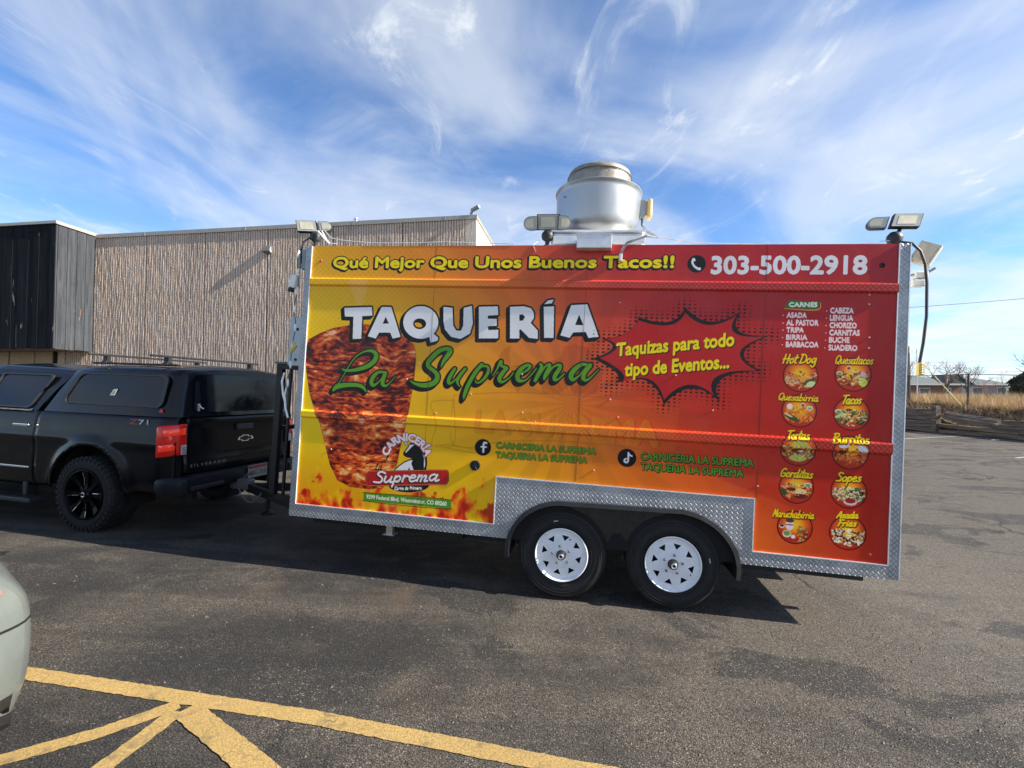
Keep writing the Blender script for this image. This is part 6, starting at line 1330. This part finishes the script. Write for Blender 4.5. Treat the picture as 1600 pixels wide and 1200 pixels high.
# loose grit over the worn side of the lot
def grit(n, x0, x1, y0, y1, seed):
    r = np.random.RandomState(seed); X = x0 + (x1 - x0) * r.rand(n) ** .8; Y = y0 + (y1 - y0) * r.rand(n) ** 1.3; s_ = .0025 + .007 * r.rand(n) ** 4; base = np.array([(1, 0, 0), (-.5, .87, 0), (-.5, -.87, 0), (.1, .05, .9)])
    V = (base[None] * (1 + .5 * (r.rand(n, 4, 1) - .5))) * s_[:, None, None]; V[..., 0] += X[:, None]; V[..., 1] += Y[:, None]; V[..., 2] += np.array([zg(x) for x in X])[:, None]
    F = []
    for i in range(n): b = 4 * i; F += [(b, b + 1, b + 3), (b + 1, b + 2, b + 3), (b + 2, b, b + 3)]
    return V.reshape(-1, 3).tolist(), F
V, F = grit(22000, 1.6, 13, 1.6, 14, 4); V2, F2 = grit(1500, -4, 3, 1.8, 4.6, 6); o0 = len(V)
tag(mesh_obj('loose_grit', V + V2, F + [tuple(i + o0 for i in f) for f in F2], simple('grit_stone', (.15, .125, .10), .9, 0, .4, 30)), 'loose grit and small stones scattered over the worn asphalt', 'grit', kind='stuff')
# litter
tag(MB().bbox(20.9, 21.2, 20.6, 20.72, zg(20) + .0, zg(20) + .03, .01).build('litter', mt('tan_litter', (.55, .42, .22), .8)), 'small tan scrap of litter lying at the foot of the timbers', 'litter')
# houses beyond the field
M_sh = simple('grey_green_shingles', (.115, .135, .135), .9, 0, .12, 3); M_sid = mt('grey_siding', (.25, .27, .29), .8, 0, .06); M_brk = simple('brown_brick', (.21, .12, .085), .9, 0, .2, 8); M_trim = mt('white_trim', (.62, .62, .60), .6); M_gd = mt('gable_green', (.045, .065, .06), .8)
def house(x, y, rz, w, d, eave, ridge, wallm, wins, lab, gable=False, zb=None):
    zb = bank_z(x, y) - .1 if zb is None else zb
    h = empty('house', Matrix.Translation((x, y, zb)) @ Matrix.Rotation(rz, 4, 'Z')); tag(h, lab, 'house', None)
    MB().box(-w / 2, w / 2, 0, d, 0, eave).build('wall', wallm, h)
    o_ = .5; hip = 0 if gable else d * .45
    V = [(-w / 2 - o_, -o_, eave), (w / 2 + o_, -o_, eave), (w / 2 + o_, d + o_, eave), (-w / 2 - o_, d + o_, eave), (-w / 2 + hip, d / 2, ridge), (w / 2 - hip, d / 2, ridge)]
    mesh_obj('roof', V, [(0, 1, 5, 4), (1, 2, 5), (2, 3, 4, 5), (3, 0, 4), (3, 2, 1, 0)], M_sh, h)
    MB().box(-w / 2 - o_, w / 2 + o_, -o_ - .04, -o_, eave - .18, eave + .03).build('fascia', M_trim, h)
    for wx, ww, wz, wh in wins:
        f = MB().bbox(wx, wx + ww, -.08, .02, wz, wz + wh, .02).build('window', M_trim, h); MB().box(wx + .12, wx + ww - .12, -.10, -.081, wz + .12, wz + wh - .12).build('pane', mt('dark_pane', (.04, .05, .06), .1), f)
    MB().bbox(-w * .1, -w * .1 + .7, d * .4, d * .4 + .6, eave + .5, ridge + .35, .03).build('chimney', mt('vent_dark', (.08, .08, .08), .8), h)
    return h
house(71, 84.5, R(-6), 17, 9, 2.85, 4.5, M_brk, [(-6.5, 1.6, 1.0, 1.2), (1.5, 1.8, 1.0, 1.2), (5.5, 1.2, 1.0, 1.2)], 'long low brick house with grey hip roof, left of the other two', zb=1.15)
h2 = house(84.0, 84.5, R(-4), 8.6, 9, 2.85, 4.45, M_sid, [(-2.2, 2.2, .8, 1.5), (2.3, 1.7, .9, 1.4)], 'grey house with a white-framed window and dark front gable, between the other two', zb=1.2)
mesh_obj('porch_gable', [(-6.3, -1.2, 2.75), (-2.4, -1.2, 2.75), (-5.4, -1.2, 4.45)], [(0, 1, 2)], M_gd, h2); mesh_obj('porch_roof', [(-6.6, -1.3, 2.7), (-5.4, -1.3, 4.55), (-5.4, 4, 4.55), (-6.6, 4, 2.7), (-2.2, -1.3, 2.7), (-2.2, 4, 2.7)], [(0, 1, 2, 3), (1, 4, 5, 2)], M_sh, h2); MB().box(-6.2, -2.5, -1.1, 0, 0, 2.75).build('porch_wall', mt('porch_grey', (.16, .17, .18), .8), h2)
house(97.5, 93, R(-3), 9, 8, 2.5, 3.7, M_sid, [(-3, 2, .8, 1.2), (1, 2, .8, 1.2)], 'farthest low grey house, half hidden behind the dark juniper', zb=1.2)
tag(MB().bbox(68, 130, 70, 70.15, 1.2, 1.75, .02).build('low_barrier', mt('pale_barrier', (.6, .6, .58), .7)), 'long low pale barrier running in front of the houses', 'barrier')
# trees
M_bark = simple('grey_bark', (.16, .125, .10), .9, 0, .25, 12)
def bare_tree(x, y, h, spread, seed, lab, depth=6, r0=None, n0=3, col=None, lean=0):
    r = random.Random(seed); z0 = bank_z(x, y) - .1 if x > 22 else zg(x)
    t = empty('bare_tree', Matrix.Translation((x, y, z0))); tag(t, lab, 'tree'); tr = MB(); cw = MB()
    def grow_(p, d, L_, rad, lv):
        q = p + d * L_; mid = p.lerp(q, .5) + Vector((r.uniform(-1, 1), r.uniform(-1, 1), r.uniform(-.3, .3))) * L_ * .06
        (tr if lv < 2 else cw).tube([p, mid, q], [rad, rad * .85, rad * .7], 6 if lv < 2 else 3, lv < 2)
        if lv >= depth: return
        for _ in range(2 if lv > 0 else n0) if r.random() < .75 or lv < 2 else range(3):
            nd = (d + Vector((r.uniform(-1, 1), r.uniform(-1, 1), r.uniform(-.25, .55))) * spread).normalized()
            grow_(q if r.random() < .7 else mid, nd, L_ * r.uniform(.62, .86), rad * .62, lv + 1)
    grow_(Vector((0, 0, 0)), Vector((lean, 0, 1)).normalized(), h * .27, r0 or h * .022, 0)
    tr.build('trunk', M_bark, t); cw.build('crown', col or M_bark, t)
M_twig = simple('pale_twigs', (.27, .20, .17), .9, 0, .2, 6)
bare_tree(57.6, 52, 8.0, .75, 4, 'big bare tree with a wide fine crown at the right edge of the photo', 8, n0=4, col=M_twig)
bare_tree(66, 72, 8.0, .8, 8, 'round bare tree standing between the two nearer house roofs', 7, n0=5, col=M_twig)
bare_tree(76.8, 80, 6.5, .8, 18, 'second low bare tree just right of the round one', 7, n0=5, col=M_twig)
bare_tree(40, 38.5, 3.4, .45, 21, 'thin upright sapling in front of the grey house', 5, .03, 3)
bare_tree(38, 38.5, 3.1, .4, 25, 'thinner leafless sapling left of its taller neighbour', 5, .025, 3)
bare_tree(43.5, 52, 6.2, .55, 31, 'slender bare tree seen just past the trailer tail', 7, n0=3, col=M_twig)
bare_tree(30.5, 30.3, 2.3, .6, 41, 'small reddish bare shrub in the grass below the juniper', 6, .03, 5, col=simple('red_twigs', (.28, .13, .08), .9))
def juniper(x, y, h, w, seed, lab):
    r = np.random.RandomState(seed); z0 = bank_z(x, y); t = empty('juniper', Matrix.Translation((x, y, z0))); tag(t, lab, 'evergreen tree')
    MB().tube([(0, 0, -.1), (0, 0, h * .8)], [.14, .04], 8).build('trunk', M_bark, t)
    n = 16000; th = r.rand(n) * 6.283; u = r.rand(n) ** .8; rad = w * (np.sin(np.pi * (u * .82 + .14)) ** .8) * (.55 + .45 * r.rand(n) ** .5) * (1 + .22 * np.sin(th * 3 + u * 9) + .16 * np.sin(th * 7 - u * 14)) * (1 + .25 * (r.rand(n) - .5))
    c = np.stack([rad * np.cos(th), rad * np.sin(th), u * h], 1); V = c[:, None, :] + r.randn(n, 3, 3) * .075; V[:, 2, 2] += .07
    me = bpy.data.meshes.new('crown'); me.from_pydata(V.reshape(-1, 3).tolist(), [], [(3 * i, 3 * i + 1, 3 * i + 2) for i in range(n)]); me.materials.append(strawm('juniper_' + str(seed), (.022, .030, .018), (.055, .065, .032)))
    o = bpy.data.objects.new('crown', me); COL.objects.link(o); o.parent = t
juniper(39.7, 36.0, 2.55, 1.2, 3, 'dark juniper bush rising above the grass by the fence')
juniper(42.5, 37.5, 2.6, 1.5, 6, 'second dark juniper, cut off by the right edge of the photo')
